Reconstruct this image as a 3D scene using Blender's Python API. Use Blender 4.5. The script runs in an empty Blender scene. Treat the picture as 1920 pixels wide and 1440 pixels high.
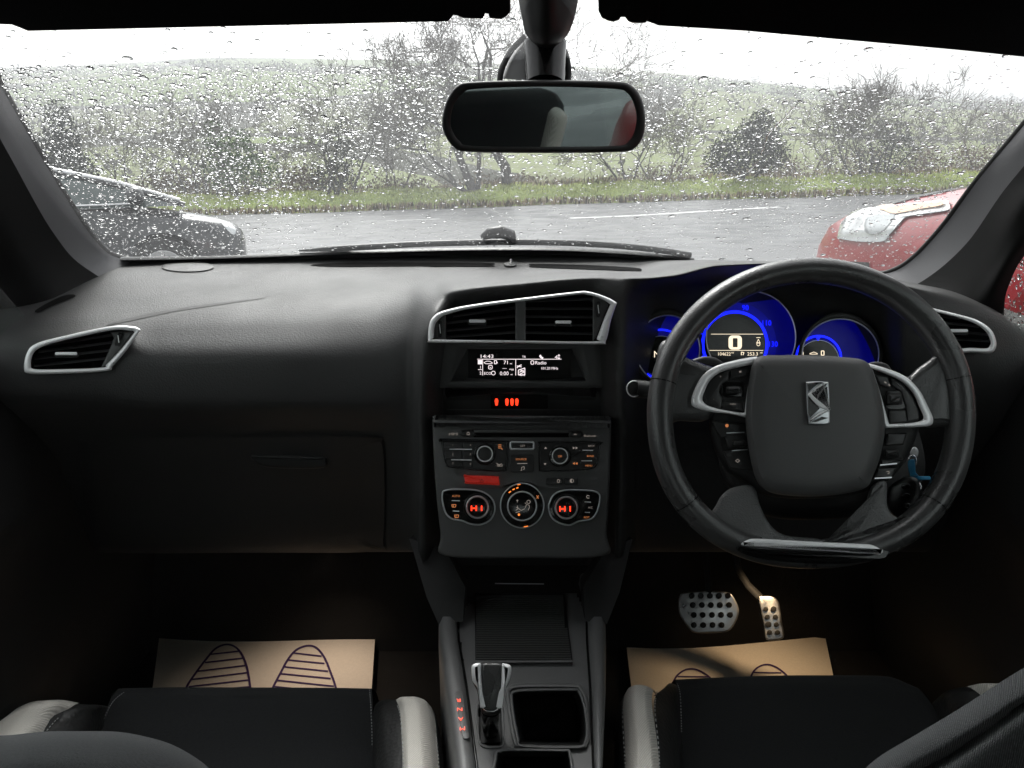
import bpy, bmesh, math, random
import numpy as np
from mathutils import Vector, Matrix
from mathutils.bvhtree import BVHTree
R = math.radians
random.seed(7); rng = np.random.default_rng(7)
scene = bpy.context.scene
COL = scene.collection
# ------------------------------------------------------------------ camera, sky, sun, exposure
F = 1478.0; PITCH = R(18.0); EYE = Vector((0, 0, 1.22))
cam_d = bpy.data.cameras.new('camera'); cam = bpy.data.objects.new('camera', cam_d); COL.objects.link(cam)
cam_d.sensor_width = 36; cam_d.lens = F / 1920 * 36; cam_d.clip_start = 0.02; cam_d.clip_end = 5000
cam.location = EYE; cam.rotation_euler = (R(90) - PITCH, 0, 0); scene.camera = cam

world = bpy.data.worlds.new('World'); scene.world = world; world.use_nodes = True
nt = world.node_tree; bg = nt.nodes['Background']
sky = nt.nodes.new('ShaderNodeTexSky'); sky.sky_type = 'NISHITA'; sky.sun_disc = False
SUN_EL, SUN_AZ = R(48), R(-12)
sky.sun_elevation = SUN_EL; sky.sun_rotation = SUN_AZ; sky.air_density = 1.0; sky.dust_density = 4.0
hs = nt.nodes.new('ShaderNodeHueSaturation'); hs.inputs['Saturation'].default_value = 0.08
nt.links.new(sky.outputs[0], hs.inputs['Color']); nt.links.new(hs.outputs[0], bg.inputs['Color'])
bg.inputs['Strength'].default_value = 0.15
sl = bpy.data.lights.new('sun', 'SUN'); sl.energy = 1.0; sl.angle = R(25); sl.color = (1, .98, .95)
so = bpy.data.objects.new('sun', sl); COL.objects.link(so)
sd = Vector((math.sin(SUN_AZ) * math.cos(SUN_EL), math.cos(SUN_AZ) * math.cos(SUN_EL), math.sin(SUN_EL)))
so.rotation_euler = sd.to_track_quat('Z', 'Y').to_euler()
scene.view_settings.view_transform = 'Standard'; scene.view_settings.look = 'None'
scene.view_settings.exposure = 1.45; scene.view_settings.gamma = 1.0
scene.cycles.use_denoising = True
scene.cycles.max_bounces = 12; scene.cycles.transmission_bounces = 10; scene.cycles.transparent_max_bounces = 16
scene.cycles.glossy_bounces = 4; scene.cycles.diffuse_bounces = 4
scene.cycles.caustics_reflective = False; scene.cycles.caustics_refractive = False
scene.cycles.sample_clamp_indirect = 4.0

# ------------------------------------------------------------------ pixel -> place
cp, sp_ = math.cos(PITCH), math.sin(PITCH)
def ray(px, py):
    u = (px - 960) / F; v = (720 - py) / F
    return Vector((u, cp + v * sp_, -sp_ + v * cp))
def PY(px, py, y):
    d = ray(px, py); return EYE + d * (y / d.y)
def PZ(px, py, z):
    d = ray(px, py); return EYE + d * ((z - EYE.z) / d.z)
def PT(px, py, t): return EYE + ray(px, py) * t
class Plane:
    def __init__(s, o, tilt, yaw=0.0):
        s.o = Vector(o)
        s.n = Vector((0, -math.cos(R(tilt)), math.sin(R(tilt))))
        s.n.rotate(Matrix.Rotation(R(yaw), 3, 'Z'))
        s.r = Vector((math.cos(R(yaw)), math.sin(R(yaw)), 0)); s.u = s.n.cross(s.r) * 1.0
        if s.u.z < 0 or (abs(s.u.z) < 1e-6 and s.u.y < 0): s.u = -s.u
    def pt(s, px, py, h=0.0):
        d = ray(px, py); o = s.o + s.n * h
        return EYE + d * ((o - EYE).dot(s.n) / d.dot(s.n))
    def pxm(s, px, py):                       # metres per pixel there
        return (s.pt(px, py) - EYE).dot(Vector((0, cp, -sp_))) / F

def pchip(xs, ys, q):
    xs = np.asarray(xs, float); ys = np.asarray(ys, float); q = np.clip(np.asarray(q, float), xs[0], xs[-1])
    if len(xs) == 2: return ys[0] + (ys[1] - ys[0]) * (q - xs[0]) / (xs[1] - xs[0])
    h = np.diff(xs); d = np.diff(ys) / h; m = np.zeros_like(ys)
    for i in range(1, len(xs) - 1):
        if d[i-1] * d[i] > 0:
            w1 = 2 * h[i] + h[i-1]; w2 = h[i] + 2 * h[i-1]; m[i] = (w1 + w2) / (w1 / d[i-1] + w2 / d[i])
    m[0] = d[0]; m[-1] = d[-1]
    k = np.clip(np.searchsorted(xs, q) - 1, 0, len(xs) - 2); t = (q - xs[k]) / h[k]
    return ((2*t**3 - 3*t**2 + 1) * ys[k] + (t**3 - 2*t**2 + t) * h[k] * m[k] + (-2*t**3 + 3*t**2) * ys[k+1] + (t**3 - t**2) * h[k] * m[k+1])

def smooth_loop(pts, n=6, sharp=()):
    """closed Catmull-Rom through points; indices in sharp keep their corner"""
    P = [np.array(p, float) for p in pts]; N = len(P); out = []
    for i in range(N):
        p0, p1, p2, p3 = P[i-1], P[i], P[(i+1) % N], P[(i+2) % N]
        m1 = np.zeros_like(p1) if i in sharp else (p2 - p0) / 2
        m2 = np.zeros_like(p1) if (i+1) % N in sharp else (p3 - p1) / 2
        if i in sharp and (i+1) % N in sharp: m1 = m2 = p2 - p1
        for k in range(n):
            t = k / n
            out.append(tuple((2*t**3-3*t**2+1)*p1 + (t**3-2*t**2+t)*m1 + (-2*t**3+3*t**2)*p2 + (t**3-t**2)*m2))
    return out
def smooth_path(pts, n=8):
    P = [np.array(p, float) for p in pts]; out = []
    for i in range(len(P) - 1):
        p1, p2 = P[i], P[i+1]; p0 = P[i-1] if i else 2*p1 - p2; p3 = P[i+2] if i + 2 < len(P) else 2*p2 - p1
        for k in range(n):
            t = k / n
            out.append((2*t**3-3*t**2+1)*p1 + (t**3-2*t**2+t)*(p2-p0)/2 + (-2*t**3+3*t**2)*p2 + (t**3-t**2)*(p3-p1)/2)
    out.append(P[-1]); return out
def rrect(x0, y0, x1, y1, r, n=5):
    out = []
    for cx, cy, a0 in ((x1-r, y0+r, -90), (x1-r, y1-r, 0), (x0+r, y1-r, 90), (x0+r, y0+r, 180)):
        for k in range(n + 1):
            a = R(a0 + 90 * k / n); out.append((cx + r*math.cos(a), cy + r*math.sin(a)))
    return out
def circ(cx, cy, rx, ry=None, n=40):
    ry = ry or rx
    return [(cx + rx*math.cos(2*math.pi*k/n), cy + ry*math.sin(2*math.pi*k/n)) for k in range(n)]
def shrink(poly, d):
    """inset a closed 2-D outline (any winding) by d pixels"""
    P = [np.array(p[:2], float) for p in poly]; N = len(P)
    A = sum(P[i][0]*P[(i+1) % N][1] - P[(i+1) % N][0]*P[i][1] for i in range(N))
    sg = 1 if A > 0 else -1; out = []
    for i in range(N):
        a, b, c = P[i-1], P[i], P[(i+1) % N]; t = c - a; l = np.linalg.norm(t) + 1e-9
        n = np.array([-t[1], t[0]]) / l * sg; out.append(tuple(b + n * d))
    return out
def inside(x, y, poly):
    c = False; j = len(poly) - 1
    for i in range(len(poly)):
        xi, yi = poly[i][:2]; xj, yj = poly[j][:2]
        if (yi > y) != (yj > y) and x < (xj - xi) * (y - yi) / (yj - yi) + xi: c = not c
        j = i
    return c

# ------------------------------------------------------------------ objects
def tag(o, label=None, cat=None, group=None, kind=None):
    if label: o['label'] = label
    if cat: o['category'] = cat
    if group: o['group'] = group
    if kind: o['kind'] = kind
    return o
def empty(name, loc=(0, 0, 0), label=None, cat=None, group=None):
    o = bpy.data.objects.new(name, None); COL.objects.link(o); o.location = loc; o.empty_display_size = .05
    return tag(o, label, cat, group)
def link(name, me, mat, parent=None, angle=38, kind=None):
    if mat is not None and not me.materials: me.materials.append(mat)
    me.shade_smooth()
    if angle < 180: me.set_sharp_from_angle(angle=R(angle))
    o = bpy.data.objects.new(name, me); COL.objects.link(o)
    if parent is not None:
        o.parent = parent
        bpy.context.view_layer.update() if False else None
        o.matrix_parent_inverse = Matrix.Translation(-world_loc(parent))
    if kind: o['kind'] = kind
    return o
def world_loc(o):
    v = Vector((0, 0, 0))
    while o is not None:
        v = v + o.location + (o.matrix_parent_inverse.translation if o.parent else Vector((0, 0, 0))); o = o.parent
    return v
def mesh(verts, faces, fix=True):
    me = bpy.data.meshes.new('m'); me.from_pydata([tuple(v) for v in verts], [], [tuple(f) for f in faces])
    if fix:
        bm = bmesh.new(); bm.from_mesh(me); bmesh.ops.recalc_face_normals(bm, faces=bm.faces); bm.to_mesh(me); bm.free()
    me.update(); return me
def merge(parts):
    V, Fc = [], []
    for v, f in parts:
        n = len(V); V += list(v); Fc += [tuple(i + n for i in q) for q in f]
    return V, Fc
def plate_vf(pl, poly, h0, h1, bev=0.0, bpx=None, steps=3, crown=0.0):
    """plate standing on plane pl: outline in pixels, from height h0 to h1, rounded edge of bev metres"""
    V, Fc, N = [], [], len(poly)
    rows = [(0.0, h0)]
    if bev > 0:
        for k in range(steps + 1):
            a = math.pi/2 * k/steps; rows.append((bev*(1-math.cos(a)), h1 - bev*(1-math.sin(a))))
    else: rows.append((0.0, h1))
    m = pl.pxm(poly[0][0], poly[0][1])
    for ins, h in rows:
        q = shrink(poly, ins/m) if ins else poly
        V += [pl.pt(p[0], p[1], h) for p in q]
    for r in range(len(rows) - 1):
        for i in range(N):
            j = (i+1) % N; Fc.append((r*N+i, r*N+j, (r+1)*N+j, (r+1)*N+i))
    last = (len(rows)-1)*N
    if crown:
        q = shrink(poly, bev/m); c = np.mean(np.array([p[:2] for p in q]), axis=0); prev = last
        for k in range(1, 7):
            s = 1 - k/7; base = len(V)
            for p in q:
                V.append(pl.pt(c[0] + (p[0]-c[0])*s, c[1] + (p[1]-c[1])*s, h1 + crown*(1 - s*s)))
            for i in range(N):
                j = (i+1) % N; Fc.append((prev+i, prev+j, base+j, base+i))
            prev = base
        V.append(pl.pt(c[0], c[1], h1 + crown)); ci = len(V)-1
        for i in range(N): Fc.append((prev+i, prev+(i+1) % N, ci))
    else:
        Fc.append(tuple(last+i for i in range(N)))
    Fc.append(tuple(reversed(range(N))))
    return V, Fc
def plate(name, pl, poly, h0, h1, mat, parent=None, bev=0.0, crown=0.0, **k):
    return link(name, mesh(*plate_vf(pl, poly, h0, h1, bev, crown=crown)), mat, parent, **k)
def ring_vf(pl, outer, inner, h0, h1, hin=None, round_=0.004, floor=None):
    """a bezel: outer/inner outlines with equal counts; raised to h1"""
    N = len(outer); assert N == len(inner); hin = h0 if hin is None else hin
    def mix(s): return [(a[0] + (b[0]-a[0])*s, a[1] + (b[1]-a[1])*s) for a, b in zip(outer, inner)]
    rows = [(outer, h0), (outer, h1-round_), (mix(.12), h1-round_*.3), (mix(.35), h1), (mix(.65), h1), (mix(.88), h1-round_*.3), (inner, h1-round_), (inner, hin)]
    V, Fc = [], []
    for q, h in rows: V += [pl.pt(p[0], p[1], h) for p in q]
    for r in range(len(rows)-1):
        for i in range(N):
            j = (i+1) % N; Fc.append((r*N+i, r*N+j, (r+1)*N+j, (r+1)*N+i))
    return V, Fc
def ring(name, pl, outer, inner, h0, h1, mat, parent=None, hin=None, round_=.004):
    return link(name, mesh(*ring_vf(pl, outer, inner, h0, h1, hin, round_)), mat, parent, angle=60)
def tube_vf(pts, rad, n=8, cap=True, flat=None):
    pts = [Vector(p) for p in pts]; V, Fc = [], []; up = None
    rr = rad if hasattr(rad, '__len__') else [rad]*len(pts)
    for i, p in enumerate(pts):
        t = (pts[min(i+1, len(pts)-1)] - pts[max(i-1, 0)]).normalized()
        if up is None:
            up = Vector((0, 0, 1)) if abs(t.z) < .9 else Vector((1, 0, 0))
        a = t.cross(up).normalized(); b = a.cross(t).normalized(); up = b
        for k in range(n):
            an = 2*math.pi*k/n; V.append(p + a*math.cos(an)*rr[i] + b*math.sin(an)*rr[i]*(flat or 1))
    for i in range(len(pts)-1):
        for k in range(n):
            j = (k+1) % n; Fc.append((i*n+k, i*n+j, (i+1)*n+j, (i+1)*n+k))
    if cap: Fc += [tuple(reversed(range(n))), tuple((len(pts)-1)*n + k for k in range(n))]
    return V, Fc
def tube(name, pts, rad, mat, parent=None, n=8, flat=None):
    return link(name, mesh(*tube_vf(pts, rad, n, flat=flat)), mat, parent, angle=60)
def box_vf(c, s, rot=None):
    V = []
    for x in (-.5, .5):
        for y in (-.5, .5):
            for z in (-.5, .5):
                v = Vector((x*s[0], y*s[1], z*s[2]))
                if rot: v = rot @ v
                V.append(Vector(c) + v)
    return V, [(0,1,3,2),(4,6,7,5),(0,4,5,1),(2,3,7,6),(0,2,6,4),(1,5,7,3)]
def box(name, c, s, mat, parent=None, bev=0.0, rot=None):
    me = mesh(*box_vf(c, s, rot))
    if bev:
        bm = bmesh.new(); bm.from_mesh(me); bmesh.ops.bevel(bm, geom=bm.edges, offset=bev, segments=3, profile=.5, affect='EDGES', clamp_overlap=True); bm.to_mesh(me); bm.free()
    return link(name, me, mat, parent)
def grid_vf(G):
    nr, nc = len(G), len(G[0]); V = [p for row in G for p in row]
    return V, [(r*nc+c, r*nc+c+1, (r+1)*nc+c+1, (r+1)*nc+c) for r in range(nr-1) for c in range(nc-1)]
def loft(cols, nsub_r=7, step=10, fn=None):
    """cols: list of (px, [(py, y) ...]) ; returns grid of (px,py,y)"""
    xs = [c[0] for c in cols]; n = len(cols[0][1]); q = np.arange(xs[0], xs[-1] + .1, step)
    A = [pchip(xs, [c[1][r][0] for c in cols], q) for r in range(n)]; B = [pchip(xs, [c[1][r][1] for c in cols], q) for r in range(n)]
    rr = np.linspace(0, n-1, (n-1)*nsub_r + 1); out = []
    cols2 = []
    for i, x in enumerate(q):
        cols2.append((pchip(range(n), [A[r][i] for r in range(n)], rr), pchip(range(n), [B[r][i] for r in range(n)], rr)))
    for r in range(len(rr)): out.append([(float(q[i]), float(cols2[i][0][r]), float(cols2[i][1][r])) for i in range(len(q))])
    return out
def patch(name, bvh, poly, off, mat, parent, rings=5, dome=0.0, sink=.004):
    """a piece lying on an already built surface, its outline given in pixels"""
    c = np.mean(np.array([p[:2] for p in poly]), axis=0); N = len(poly); V, Fc = [], []
    for k in range(rings + 1):
        s = 1 - k/rings if k < rings else 0
        for p in (poly if k < rings else [c]):
            x = c[0] + (p[0]-c[0])*s; y = c[1] + (p[1]-c[1])*s; d = ray(x, y).normalized()
            hit, nrm, _, _ = bvh.ray_cast(EYE, d)
            if hit is None:
                hit = V[-1] if V else EYE + d*8; nrm = -d
            if nrm.dot(d) > 0: nrm = -nrm
            V.append(Vector(hit) + nrm*(off + dome*(1 - s*s)))
    base = len(V)
    for i in range(N):                                   # skirt
        d = (V[i]-EYE).normalized(); V.append(V[i] + d*sink)
    for k in range(rings-1):
        for i in range(N):
            j = (i+1) % N; Fc.append((k*N+i, k*N+j, (k+1)*N+j, (k+1)*N+i))
    for i in range(N): Fc.append(((rings-1)*N+i, (rings-1)*N+(i+1) % N, rings*N)); Fc.append((i, (i+1) % N, base+(i+1) % N, base+i))
    return link(name, mesh(V, Fc), mat, parent, angle=70)
def bvh_of(o):
    bm = bmesh.new(); bm.from_mesh(o.data); t = BVHTree.FromBMesh(bm); bm.free(); return t
def text(name, pl, s, px, py, hpx, mat, parent, h=.001, align='CENTER', sx=1.0, thick=.0002, rot=0, skew=0):
    """lettering; (px,py) is the middle (or left middle) of the word, hpx its capital height in pixels"""
    cu = bpy.data.curves.new('t', 'FONT'); cu.body = s; cu.size = 1; cu.align_x = align; cu.resolution_u = 2; cu.extrude = 0
    tmp = bpy.data.objects.new('t', cu); me = bpy.data.meshes.new_from_object(tmp); bpy.data.objects.remove(tmp)
    m = pl.pxm(px, py)*hpx/.70; o = pl.pt(px, py, h); cr, sr = math.cos(R(rot)), math.sin(R(rot))
    for v in me.vertices:
        x = v.co.x*sx; y = v.co.y - .35
        x, y = x*cr - y*sr, x*sr + y*cr
        v.co = o + pl.r*(x*m) + pl.u*(y*m)
    return link(name, me, mat, parent)
def bars(pl, segs, w, h, th=.0006):
    """strokes drawn as thin bars: list of (x0,y0,x1,y1) pixels, width w pixels"""
    parts = []
    for a in segs:
        x0, y0, x1, y1 = a; dx, dy = x1-x0, y1-y0; l = math.hypot(dx, dy) + 1e-9; nx, ny = -dy/l*w/2, dx/l*w/2
        q = [(x0+nx, y0+ny), (x1+nx, y1+ny), (x1-nx, y1-ny), (x0-nx, y0-ny)]
        parts.append(plate_vf(pl, q, h-th, h))
    return merge(parts)
def strokes(name, pl, segs, w, h, mat, parent): return link(name, mesh(*bars(pl, segs, w, h)), mat, parent)
def poly_segs(pts, closed=False):
    s = [(pts[i][0], pts[i][1], pts[i+1][0], pts[i+1][1]) for i in range(len(pts)-1)]
    if closed: s.append((pts[-1][0], pts[-1][1], pts[0][0], pts[0][1]))
    return s

# ------------------------------------------------------------------ materials
MATS = {}
def mat(name, col, rough=.5, metal=0.0, spec=.5, bump=None, scale=400, emit=None, es=0, coat=0, var=0.0, vscale=3.0, sheen=0, rvar=0.0, kind='noise', trans=0, ior=1.45):
    m = bpy.data.materials.new(name); m.use_nodes = True; t = m.node_tree; b = t.nodes['Principled BSDF']
    c = (*col, 1) if hasattr(col, '__len__') else (col, col, col, 1)
    b.inputs['Base Color'].default_value = c; b.inputs['Roughness'].default_value = rough; b.inputs['Metallic'].default_value = metal
    b.inputs['Specular IOR Level'].default_value = spec; b.inputs['Coat Weight'].default_value = coat; b.inputs['IOR'].default_value = ior
    b.inputs['Transmission Weight'].default_value = trans
    if sheen: b.inputs['Sheen Weight'].default_value = sheen; b.inputs['Sheen Roughness'].default_value = .5
    if emit: b.inputs['Emission Color'].default_value = (*emit, 1); b.inputs['Emission Strength'].default_value = es
    tc = t.nodes.new('ShaderNodeTexCoord')
    if bump:
        n = t.nodes.new('ShaderNodeTexVoronoi' if kind == 'voronoi' else 'ShaderNodeTexNoise'); n.inputs['Scale'].default_value = scale
        t.links.new(tc.outputs['Object'], n.inputs['Vector'])
        bp = t.nodes.new('ShaderNodeBump'); bp.inputs['Strength'].default_value = bump; bp.inputs['Distance'].default_value = .0006
        t.links.new(n.outputs[0], bp.inputs['Height']); t.links.new(bp.outputs[0], b.inputs['Normal'])
    if var or rvar:
        n2 = t.nodes.new('ShaderNodeTexNoise'); n2.inputs['Scale'].default_value = vscale; n2.inputs['Detail'].default_value = 6
        t.links.new(tc.outputs['Object'], n2.inputs['Vector'])
        if var:
            mx = t.nodes.new('ShaderNodeMix'); mx.data_type = 'RGBA'
            mx.inputs[6].default_value = tuple(v*(1-var) for v in c[:3]) + (1,); mx.inputs[7].default_value = tuple(min(1, v*(1+var)) for v in c[:3]) + (1,)
            t.links.new(n2.outputs[0], mx.inputs[0]); t.links.new(mx.outputs[2], b.inputs['Base Color'])
        if rvar:
            mr = t.nodes.new('ShaderNodeMapRange'); mr.inputs[1].default_value = .3; mr.inputs[2].default_value = .7
            mr.inputs[3].default_value = rough-rvar; mr.inputs[4].default_value = rough+rvar
            t.links.new(n2.outputs[0], mr.inputs[0]); t.links.new(mr.outputs[0], b.inputs['Roughness'])
    MATS[name] = m; return m
M_dash = mat('soft_dash_plastic', .033, .56, bump=.9, scale=420, var=.15, vscale=9, rvar=.05, spec=.5)
M_dark = mat('dark_trim_plastic', .026, .5, bump=.3, scale=900, var=.1, vscale=12)
M_pillar = mat('pillar_trim_cloth', (.135, .135, .14), .85, bump=.3, scale=1500, var=.08)
M_black = mat('matt_black_plastic', .010, .6, bump=.2, scale=700)
M_seal = mat('dark_door_seal', .006, .8, spec=.2)
M_gloss = mat('gloss_black_plastic', .008, .14, var=.1)
M_face = mat('stack_fascia_plastic', .08, .42, bump=.25, scale=1200, rvar=.05)
M_btn = mat('button_plastic', .024, .38, bump=.1, scale=900)
M_slat = mat('vent_slat_plastic', .10, .4)
M_duct = mat('air_duct_black', .003, .9, spec=.05)
M_satin = mat('satin_chrome', (.97, .97, .98), .30, .18, coat=.4, rvar=.05, vscale=40)
M_chrome = mat('polished_chrome', (.85, .86, .88), .07, 1.0)
M_dchrome = mat('smoked_chrome', (.62, .64, .66), .32, .7)
M_bright = mat('badge_chrome', (.97, .97, .98), .2, .05, coat=.6)
M_perf = mat('perforated_leather_lit', .13, .42, bump=1.0, scale=520, kind='voronoi', var=.2, vscale=20)  # lower arms: light caught on upturned faces is painted into this paler tone
M_leather = mat('wheel_leather', .05, .30, spec=.7, bump=.3, scale=480, kind='voronoi', var=.2, vscale=20, rvar=.08)
M_bleather = mat('bolster_leather', .02, .4, bump=.7, scale=180, kind='voronoi', rvar=.08)
M_carpet = mat('footwell_carpet', (.007, .0065, .006), .95, bump=1.0, scale=500, var=.3, vscale=40)
M_head = mat('headliner_cloth', .012, .95, bump=.3, scale=900)
M_alu = mat('brushed_aluminium', (.62, .62, .62), .38, 1.0, bump=.3, scale=120, rvar=.12, vscale=60)
M_rub = mat('pedal_rubber', .006, .6)
M_fob = mat('key_fob_plastic', .006, .3)
M_blue = mat('blue_key_tag', (.03, .33, .62), .4)
M_redbtn = mat('red_hazard_button', (.42, .022, .018), .4, emit=(1, .05, .03), es=.05)
M_thread = mat('pale_stitching', .45, .8)
M_tyre = mat('tyre_rubber', .012, .8)
def emis(name, col, s):
    m = bpy.data.materials.new(name); m.use_nodes = True; b = m.node_tree.nodes['Principled BSDF']
    b.inputs['Base Color'].default_value = (*[c*.2 for c in col], 1); b.inputs['Emission Color'].default_value = (*col, 1); b.inputs['Emission Strength'].default_value = s
    return m
E_white = emis('lit_display_white', (1, .88, .9), .42); E_dim = emis('button_print_pale', (.8, .7, .62), .09); E_dimo = emis('button_print_amber', (1, .35, .12), .16)
E_red = emis('lit_red_digits', (1, .035, .01), .9); E_or = emis('lit_orange_marks', (1, .25, .04), .5); E_amb = emis('lit_shift_letters', (1, .10, .05), .8)
E_blue = emis('lit_blue_ring', (.004, .01, 1), .95); E_blue2 = emis('lit_blue_dial', (.0, .0, .36), .085); E_blue3 = emis('lit_blue_band', (.0, .002, .6), .09)
E_cream = emis('lit_cream_digit', (1, .84, .62), .48)
def cloth(name, col, rough, scale, bump, ang=35, var=.25):
    m = bpy.data.materials.new(name); m.use_nodes = True; t = m.node_tree; b = t.nodes['Principled BSDF']
    b.inputs['Roughness'].default_value = rough; b.inputs['Sheen Weight'].default_value = .15; b.inputs['Specular IOR Level'].default_value = .2
    tc = t.nodes.new('ShaderNodeTexCoord'); mp = t.nodes.new('ShaderNodeMapping'); mp.inputs['Rotation'].default_value = (0, 0, R(ang))
    w = t.nodes.new('ShaderNodeTexWave'); w.inputs['Scale'].default_value = scale; w.inputs['Distortion'].default_value = 1.2; w.inputs['Detail'].default_value = 2
    n = t.nodes.new('ShaderNodeTexNoise'); n.inputs['Scale'].default_value = 700; n.inputs['Detail'].default_value = 3
    t.links.new(tc.outputs['Object'], mp.inputs[0]); t.links.new(mp.outputs[0], w.inputs[0]); t.links.new(tc.outputs['Object'], n.inputs[0])
    a = t.nodes.new('ShaderNodeMath'); a.operation = 'MULTIPLY'; t.links.new(w.outputs[1], a.inputs[0]); t.links.new(n.outputs[0], a.inputs[1])
    mx = t.nodes.new('ShaderNodeMix'); mx.data_type = 'RGBA'; c = col
    mx.inputs[6].default_value = tuple(v*(1-var) for v in c) + (1,); mx.inputs[7].default_value = tuple(v*(1+var) for v in c) + (1,)
    t.links.new(a.outputs[0], mx.inputs[0]); t.links.new(mx.outputs[2], b.inputs['Base Color'])
    bp = t.nodes.new('ShaderNodeBump'); bp.inputs['Strength'].default_value = bump; bp.inputs['Distance'].default_value = .001
    t.links.new(a.outputs[0], bp.inputs['Height']); t.links.new(bp.outputs[0], b.inputs['Normal'])
    return m
M_seatblk = cloth('black_seat_cloth', (.022, .023, .025), .9, 260, .6, var=.5)
M_seatwht = cloth('pale_seat_cloth', (.76, .72, .66), .9, 140, .8, ang=35, var=.2)
M_seatback = cloth('grey_seatback_cloth', (.12, .125, .13), .95, 330, .9, var=.6)
def glass_thin(name, tint=(1, 1, 1), rough=0.0, mist=0.0):
    m = bpy.data.materials.new(name); m.use_nodes = True; t = m.node_tree; t.nodes.remove(t.nodes['Principled BSDF'])
    tr = t.nodes.new('ShaderNodeBsdfTransparent'); tr.inputs[0].default_value = (*tint, 1)
    g = t.nodes.new('ShaderNodeBsdfGlossy'); g.inputs['Roughness'].default_value = rough
    lw = t.nodes.new('ShaderNodeLayerWeight'); pw = t.nodes.new('ShaderNodeMath'); pw.operation = 'POWER'; pw.inputs[1].default_value = 5
    fr = t.nodes.new('ShaderNodeMath'); fr.operation = 'MULTIPLY_ADD'; fr.inputs[1].default_value = .9; fr.inputs[2].default_value = .04; mx = t.nodes.new('ShaderNodeMixShader')
    t.links.new(lw.outputs['Facing'], pw.inputs[0]); t.links.new(pw.outputs[0], fr.inputs[0]); t.links.new(fr.outputs[0], mx.inputs[0]); t.links.new(tr.outputs[0], mx.inputs[1]); t.links.new(g.outputs[0], mx.inputs[2])
    if mist:                                             # breath mist and wet film, patchy
        tl = t.nodes.new('ShaderNodeBsdfTranslucent'); tl.inputs[0].default_value = (.9, .92, .93, 1); nz = t.nodes.new('ShaderNodeTexNoise'); nz.inputs['Scale'].default_value = 5; nz.inputs['Detail'].default_value = 5
        tc = t.nodes.new('ShaderNodeTexCoord'); t.links.new(tc.outputs['Object'], nz.inputs[0]); mr = t.nodes.new('ShaderNodeMapRange'); mr.inputs[1].default_value = .35; mr.inputs[2].default_value = .7; mr.inputs[3].default_value = mist*.35; mr.inputs[4].default_value = mist
        m2 = t.nodes.new('ShaderNodeMixShader'); t.links.new(nz.outputs[0], mr.inputs[0]); t.links.new(mr.outputs[0], m2.inputs[0]); t.links.new(mx.outputs[0], m2.inputs[1]); t.links.new(tl.outputs[0], m2.inputs[2]); mx = m2
    t.links.new(mx.outputs[0], t.nodes['Material Output'].inputs[0]); return m
M_glass = glass_thin('windscreen_glass', (.95, .97, .96), mist=.045); M_sglass = glass_thin('side_window_glass', (.90, .94, .92))
# ================================================================== THE CAR WE SIT IN
# ---- windscreen: a curved glass slab leaning from the header to the cowl
WS_SL = 0.66
def ws_z(x, y): return 0.985 + (1.43 - y)*WS_SL - 0.02*(x/.7)**2
def ws_pt(px, py, off=0.0):
    d = ray(px, py); t = 1.2
    for _ in range(30):
        p = EYE + d*t; f = p.z - ws_z(p.x, p.y); g = d.z + d.y*WS_SL + 2*.02*p.x/.49*d.x; t -= f/g
    return EYE + d*t + Vector((0, WS_SL, 1)).normalized()*off
ws = empty('windscreen', (0, 1.40, 1.0), 'large raked front windscreen speckled with rain above the dashboard', 'windscreen')
G = [[Vector((x, y, ws_z(x, y))) for x in np.linspace(-.78, .78, 25)] for y in np.linspace(.80, 1.445, 14)]
gv, gf = grid_vf(G); me = mesh(gv, gf)
glass_o = link('glass', me, M_glass, ws, angle=180)
# black band printed round the glass
band = [[Vector((x, y + dy, ws_z(x, y+dy) - .003)) for x in np.linspace(-.80, .80, 31)] for y, dy in ((1.425, 0), (1.475, 0), (1.52, 0))]
link('frit_band', mesh(*grid_vf(band)), M_duct, ws, angle=180)

def drop_vf(c, a, b, h, rot, n=8, un=None):
    """one water bead on the outside of the glass: flat foot, domed back"""
    un = un or Vector((0, WS_SL, 1)).normalized(); ax = Vector((0, 1, 0)) if abs(un.x) > .7 else Vector((1, 0, 0)); ay = un.cross(ax)
    cr, sr = math.cos(rot), math.sin(rot); V = []
    for rr, hh in ((1, 0.0), (.9, .45), (.6, .85)):
        for k in range(n):
            an = 2*math.pi*k/n; x = math.cos(an)*a*rr; y = math.sin(an)*b*rr
            V.append(c + ax*(x*cr - y*sr) + ay*(x*sr + y*cr) + un*(hh*h))
    V.append(c + un*h); Fc = []
    for r in range(2):
        for k in range(n): Fc.append((r*n+k, r*n+(k+1) % n, (r+1)*n+(k+1) % n, (r+1)*n+k))
    Fc += [(2*n+k, 2*n+(k+1) % n, 3*n) for k in range(n)]; Fc.append(tuple(reversed(range(n))))
    return V, Fc
M_water = bpy.data.materials.new('rain_water'); M_water.use_nodes = True
_b = M_water.node_tree.nodes['Principled BSDF']; _b.inputs['Transmission Weight'].default_value = 1; _b.inputs['IOR'].default_value = 1.33; _b.inputs['Roughness'].default_value = .0
def vnoise(x, y, s):
    def h(i, j): return (math.sin(i*127.1 + j*311.7 + s*74.7)*43758.5453) % 1.0
    i, j = math.floor(x), math.floor(y); fx, fy = x-i, y-j; fx = fx*fx*(3-2*fx); fy = fy*fy*(3-2*fy)
    return (h(i, j)*(1-fx) + h(i+1, j)*fx)*(1-fy) + (h(i, j+1)*(1-fx) + h(i+1, j+1)*fx)*fy
WS_IN = [(-60,30),(-60,60),(0,155),(75,286),(142,396),(176,444),(208,474),(258,488),(700,470),(1000,462),(1300,486),(1630,515),(1712,484),(1765,428),(1832,338),(1925,226),(2000,120),(2000,30)]
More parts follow.
